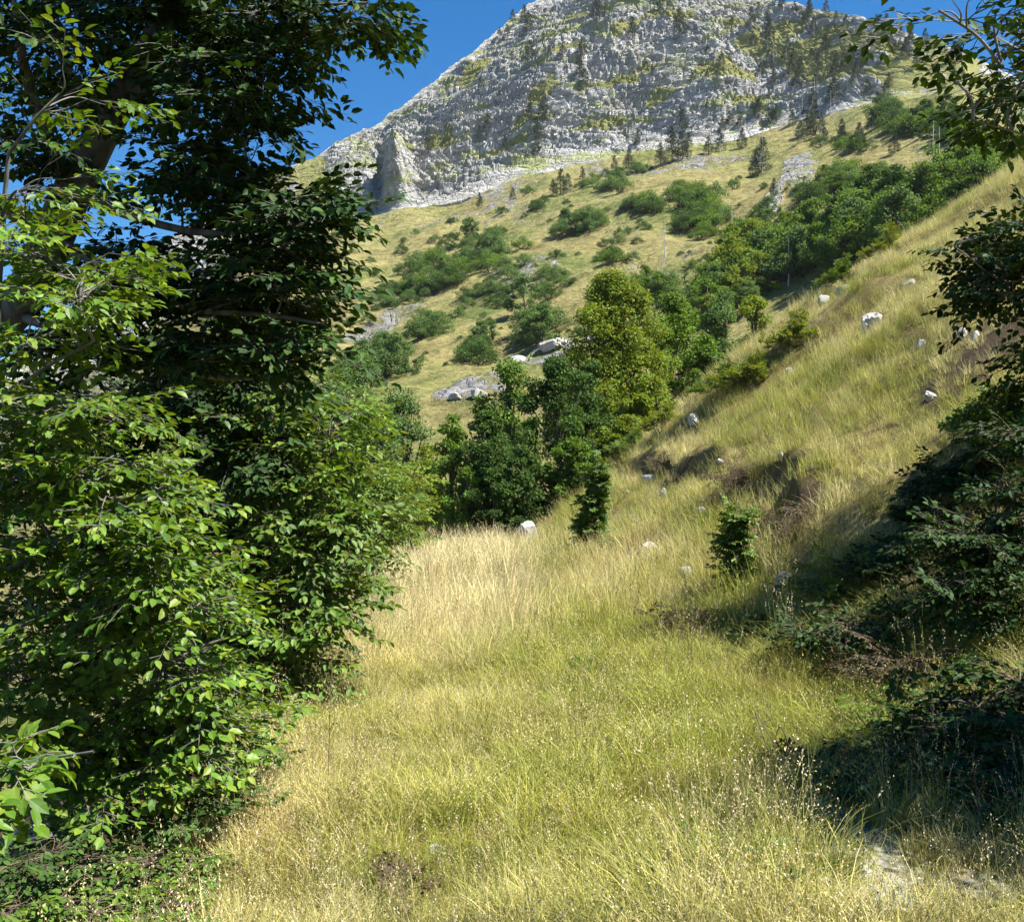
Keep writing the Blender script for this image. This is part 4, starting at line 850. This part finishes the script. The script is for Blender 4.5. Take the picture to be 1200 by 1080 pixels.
# ------------------------------------------------------------------ grass
def blade_mat(name, rough=.55, trans=.3, var=.35):
    m = bpy.data.materials.new(name); t, out, N = nodes(m); L = t.links.new
    a = N('Attribute', attribute_name='tint'); a.attribute_type = 'INSTANCER'
    g = N('NewGeometry'); rp = N('ValToRGB'); ramp(rp, [(0, (1-var, 1-var*.8, 1-var)), (.5, (1, 1, 1)), (.8, (1.25, 1.12, 1.0)), (1, (1.5, 1.35, 1.5))]); L(g.outputs['Random Per Island'], rp.inputs[0])
    c = mixc(N, t, 1., a.outputs['Color'], rp.outputs[0], 'MULTIPLY')
    p = N('BsdfPrincipled', Roughness=rough); p.inputs['Specular IOR Level'].default_value = .25; L(c, p.inputs['Base Color'])
    tr = N('BsdfTranslucent'); L(c, tr.inputs[0]); mx = N('MixShader'); mx.inputs[0].default_value = trans
    L(p.outputs[0], mx.inputs[1]); L(tr.outputs[0], mx.inputs[2]); L(mx.outputs[0], out.inputs[0]); return m
BLADE = blade_mat('grass_blade')
SEED = bpy.data.materials.new('seed_head'); t_, o_, N_ = nodes(SEED); p_ = N_('BsdfPrincipled', Roughness=.8); p_.inputs['Base Color'].default_value = (.50, .40, .24, 1); t_.links.new(p_.outputs[0], o_.inputs[0])
def blades(acc, r, n, hmin, hmax, wid, spread, lean, seg=4, curl=.5):
    a = r.uniform(0, 6.28, n); q = spread*np.sqrt(r.random(n)); root = np.stack([np.cos(a)*q, np.sin(a)*q, -.02+0*a], -1)
    h = r.uniform(hmin, hmax, n); la = a+r.normal(0, 1.0, n); l = np.abs(r.normal(lean, lean*.5, n))
    dirv = np.stack([np.cos(la), np.sin(la), 0*la], -1); side = np.stack([-np.sin(la), np.cos(la), 0*la], -1); tw = r.uniform(-1, 1, n)[:, None]
    side = side*np.cos(tw)+dirv*np.sin(tw)
    f = np.linspace(0, 1, seg+1)
    pts = root[:, None]+h[:, None, None]*(f[None, :, None]*[[[0, 0, 1.]]]*(1-.25*(l[:, None, None]*f[None, :, None]**2)))+dirv[:, None]*(h*l)[:, None, None]*(f**(1+curl))[None, :, None]
    wv = (wid*r.uniform(.6, 1.3, n))[:, None, None]*(1-.85*f**1.5)[None, :, None]*side[:, None]
    V = np.stack([pts-wv, pts+wv], 2).reshape(-1, 3); m = (seg+1)*2
    k = np.arange(seg)*2; Q = np.stack([k, k+1, k+3, k+2], -1)
    acc.add(V, (Q[None]+(np.arange(n)*m)[:, None, None]).reshape(-1, 4))
    return pts[:, -1], unit(pts[:, -1]-pts[:, -2])
def seeds(acc, r, tips, dirs, ln, wd, per=9):
    n = len(tips); f = np.linspace(0, 1, per)
    P = tips[:, None]-dirs[:, None]*(ln*f)[None, :, None]+r.normal(0, wd, (n, per, 3))
    add_leaves(acc, P.reshape(-1, 3), (dirs[:, None]+r.normal(0, .5, (n, per, 3))).reshape(-1, 3), r.normal(size=(n*per, 3)), ln*.12*r.uniform(.6, 1.3, n*per), False, .8)
tufts = bpy.data.collections.new('grass_tufts')
def tuft(i, *accs):
    me = None
    V = np.concatenate([np.concatenate(a.v) for a, _ in accs]); fs = []; off = 0; mi = []
    for k, (a, m) in enumerate(accs):
        for f in a.f: fs.append(f+off); mi.append(np.full(len(f), k))
        off += a.n
    me = new_mesh('tuft_%d' % i, V, fs); [me.materials.append(m) for _, m in accs]
    me.polygons.foreach_set('material_index', np.concatenate(mi).astype(np.int32)); me.update()
    o = bpy.data.objects.new('tuft_%d' % i, me); tufts.objects.link(o)
for i in range(9):
    r = rng(500+i); a, b = Acc(), Acc()
    if i < 3: blades(a, r, 80, .06, .34, .0025, .14, .75, 4, .9); n = 26; P = np.stack([r.normal(0, .09, n), r.normal(0, .09, n), r.uniform(.06, .30, n)], -1); add_leaves(b, P, r.normal(size=(n, 3)), r.normal(size=(n, 3)), r.uniform(.005, .012, n), False, 1.2)                                    # meadow grass
    elif i < 5:                                                                               # tall straw with seed heads
        blades(a, r, 16, .10, .30, .0022, .10, .5)
        tp, dr = blades(a, r, 14, .38, .72, .0012, .10, .28, 5); seeds(b, r, tp, dr, .09, .004)
    elif i == 5:                                                                              # fine grass with loose panicles
        blades(a, r, 24, .10, .28, .002, .12, .5); tp, dr = blades(a, r, 10, .28, .5, .0010, .12, .35, 4); seeds(b, r, tp, dr, .10, .012, 10)
    elif i == 6:                                                                              # leafy weed
        tp, dr = blades(a, r, 9, .10, .30, .0018, .08, .4, 4)
        n = 60; P = np.stack([r.normal(0, .08, n), r.normal(0, .08, n), r.uniform(.02, .26, n)], -1); add_leaves(a, P, r.normal(size=(n, 3))+[0, 0, .3], r.normal(0, .5, (n, 3))+[0, 0, 1], r.uniform(.008, .018, n), False)
    else:                                                                                     # coarser tufts for farther off
        blades(a, r, 40, .16, .46, .0045, .24, .5, 3); tp, dr = blades(a, r, 10, .4, .62, .003, .22, .3, 3); seeds(b, r, tp, dr, .10, .008, 5)
    if b.n == 0: tuft(i, (a, BLADE))
    else: tuft(i, (a, BLADE), (b, SEED))
def tint(x, y, r):
    n = len(x); s1 = fbm(x*.35, y*.35, 11., 3)+.45*fbm(x*1.4, y*1.4, 41., 2); s2 = fbm(x*.9, y*.9, 21., 2)
    px = HX+x/y*F; x0 = 3.0-.10*np.clip(y, 0, 40)
    green = np.array([.20, .245, .030]); yel = np.array([.41, .405, .08]); straw = np.array([.58, .52, .25]); brown = np.array([.30, .19, .085])
    k = r.random(n); zz_ = near_h(x, y); py = HY-(zz_-EYE)/y*F
    gpatch = np.zeros(n)
    for e in ((905, 465, 85, 40, -20), (1075, 465, 50, 26, -20), (960, 560, 40, 24, 0), (700, 600, 60, 30, -10), (1010, 350, 40, 18, -20), (840, 620, 60, 30, -10), (1150, 480, 60, 40, 0)):
        gpatch = np.maximum(gpatch, 1-sm(.4, 1.3, ell(px, py, *e)+.6*s2))
    gpatch *= (y > 8)
    straw_w = np.clip(.30+.9*s1+.35*(x < .3)*sm(8, 12, y)*sm(-3, -1, x)+.40*sm(0, 2, x-x0), 0, 1)
    straw_w = straw_w*(1-.85*gpatch); gw = np.clip(.35+.6*gpatch-.7*s1+.3*s2+.25*(1-sm(6, 11, y)), 0, 1); bw = np.clip(.03+.5*s2+.2*sm(-.2, .8, -x-.4)*(y < 6), 0, .6)
    T = np.concatenate([np.cumsum(np.stack([straw_w, gw, bw, .45+0*gw], -1), 1)], 1); T /= T[:, -1:]
    idx = (k[:, None] > T).sum(1); C = np.array([straw, green, brown, yel])[np.minimum(idx, 3)]
    base = (straw_w[:, None]*straw+gw[:, None]*green+bw[:, None]*brown+.45*yel)/(straw_w+gw+bw+.45)[:, None]
    pl = (sm(9, 13, y)*(1-sm(27, 34, y))*sm(-3, -1.6, x)*(1-sm(-.4, .8, x)))[:, None]*(.72+.4*s2[:, None]).clip(0, 1); M = .5*C+.5*base; M = M*(1-pl)+pl*np.array([.70, .64, .36])
    return M*r.uniform(.72, 1.22, (n, 1))*(1+.22*s2[:, None]).clip(.6, 1.3), straw_w
r = rng(77); XS, YS = [], []
def region(y0, y1, dens, um=.72):
    n = int(dens*um*(y1*y1-y0*y0)); yy = np.sqrt(r.uniform(y0*y0, y1*y1, n)); XS.append(r.uniform(-um, um, n)*yy); YS.append(yy)
region(1.6, 5, 170); region(5, 9, 120); region(9, 18, 55); region(18, 32, 20); region(32, 52, 9)
x, y = np.concatenate(XS), np.concatenate(YS); zz = near_h(x, y)
gvl = np.zeros(len(x))
for p, rx, ry in GR:
    h = hit(*p); gvl = np.maximum(gvl, 1-sm(.5, 1.15, np.hypot((x-h[0])/rx, (y-h[1])/ry)+.4*noise(x*3, y*3, 9.)))
near_st = np.zeros(len(x))
for sx, sy, sr in STPOS: near_st = np.maximum(near_st, 1-sm(.8, 1.5, np.hypot(x-sx, (y-sy+sr*.6)*.7)/sr))
fd = np.zeros(len(x))
for p, rx, ry in DIRT:
    h = hit(*p); fd = np.maximum(fd, 1-sm(.5, 1.2, np.hypot((x-h[0])/rx, (y-h[1])/ry)+.35*noise(x*1.5, y*1.5, 8.)))
fd = np.maximum(fd, np.exp(-((scarp_q(x, y)-.08)/.12)**2)*sm(-.25, .25, noise(x*1.6, y*1.6, 35.)+.1)*scarp_m(x, y))
keep = (r.random(len(x)) > np.maximum(np.maximum(gvl*.8, near_st*.9), fd*.7)) & (x > -5-.2*y) & ((x > -1.12-.07*y+.25*noise(x*1.3, y*1.3, 2.)) | (r.random(len(x)) < .012))
x, y, zz = x[keep], y[keep], zz[keep]; n = len(x)
tc_, sw = tint(x, y, r)
far_ = r.random(n) < sm(9, 17, y); pale = sm(9, 13, y)*(1-sm(27, 34, y))*sm(-3, -1.6, x)*(1-sm(-.4, .8, x)); tall = r.random(n) < np.clip(sw*.25+.07+.5*pale, 0, .75)
idx = np.where(tall, r.integers(3, 6, n), r.integers(0, 3, n)); idx = np.where(r.random(n) < .06+.2*(fbm(x*.8, y*.8, 51., 2) > .35), 6, idx); idx = np.where(far_, r.integers(7, 9, n), idx)
scl = r.uniform(.6, 1.05, n)*(1+.35*pale)*(1+.45*fbm(x*.8, y*.8, 31., 2)).clip(.45, 1.7)*(1+.25*sm(14, 40, y))*(1-.35*sm(.0, .5, gvl[keep]))
bank = sm(.3, 2, x-(3.0-.10*np.clip(y, 0, 40))); scl *= (1-.38*bank)*(1-.15*(1-sm(5, 9, y)))
rot = np.stack([r.normal(0, .12, n), r.normal(0, .12, n), r.uniform(0, 6.28, n)], -1)
# blades on the bank hang down the slope
rot[:, 1] += -.25*sm(.5, 2, x-(3.0-.10*np.clip(y, 0, 40)))*0
me = new_mesh('grass', np.stack([x, y, zz], -1), [], attrs={'rot': rot, 'scl': scl, 'tint': np.concatenate([tc_, np.ones((n, 1))], 1)})
at_ = me.attributes.new('idx', 'INT', 'POINT'); at_.data.foreach_set('value', idx.astype(np.int32))
gr = bpy.data.objects.new('grass', me); COL.objects.link(gr); gr['kind'] = 'stuff'
ng = bpy.data.node_groups.new('grass_scatter', 'GeometryNodeTree'); ng.interface.new_socket('Geometry', in_out='INPUT', socket_type='NodeSocketGeometry'); ng.interface.new_socket('Geometry', in_out='OUTPUT', socket_type='NodeSocketGeometry')
gi = ng.nodes.new('NodeGroupInput'); go = ng.nodes.new('NodeGroupOutput'); iop = ng.nodes.new('GeometryNodeInstanceOnPoints'); ci = ng.nodes.new('GeometryNodeCollectionInfo')
ci.inputs['Collection'].default_value = tufts; ci.inputs['Separate Children'].default_value = True; ci.inputs['Reset Children'].default_value = True
def na(nm, ty):
    q = ng.nodes.new('GeometryNodeInputNamedAttribute'); q.data_type = ty; q.inputs['Name'].default_value = nm; return q.outputs[0]
ng.links.new(gi.outputs[0], iop.inputs['Points']); ng.links.new(ci.outputs[0], iop.inputs['Instance']); iop.inputs['Pick Instance'].default_value = True
ng.links.new(na('idx', 'INT'), iop.inputs['Instance Index']); ng.links.new(na('rot', 'FLOAT_VECTOR'), iop.inputs['Rotation']); ng.links.new(na('scl', 'FLOAT'), iop.inputs['Scale'])
ng.links.new(iop.outputs[0], go.inputs[0])
gr.modifiers.new('scatter', 'NODES').node_group = ng

# protos that found no place
for ps in PR.values():
    for p in ps:
        if p.name not in used:
            for ch in list(p.children): bpy.data.objects.remove(ch)
            bpy.data.objects.remove(p)

# clear mountain air
hz = Acc(); hx0, hx1, hy0, hy1, hz0, hz1 = -1100, 1100, -60, 760, float(min(MV[:, 2].min(), V[..., 2].min(), GZ.min()))-1, float(V[..., 2].max())+12
hz.add(np.array([(a, b, c) for c in (hz0, hz1) for b in (hy0, hy1) for a in (hx0, hx1)], float), np.array([(0, 2, 3, 1), (4, 5, 7, 6), (0, 1, 5, 4), (2, 6, 7, 3), (0, 4, 6, 2), (1, 3, 7, 5)]))
hm_ = bpy.data.materials.new('clear_air'); th, oh, NH = nodes(hm_); pv = NH('VolumePrincipled'); pv.inputs['Density'].default_value = .00007; pv.inputs['Color'].default_value = (.80, .88, 1.0, 1); pv.inputs['Anisotropy'].default_value = .2
th.links.new(pv.outputs[0], oh.inputs['Volume']); ho = obj('haze', hz, hm_); ho['kind'] = 'stuff'
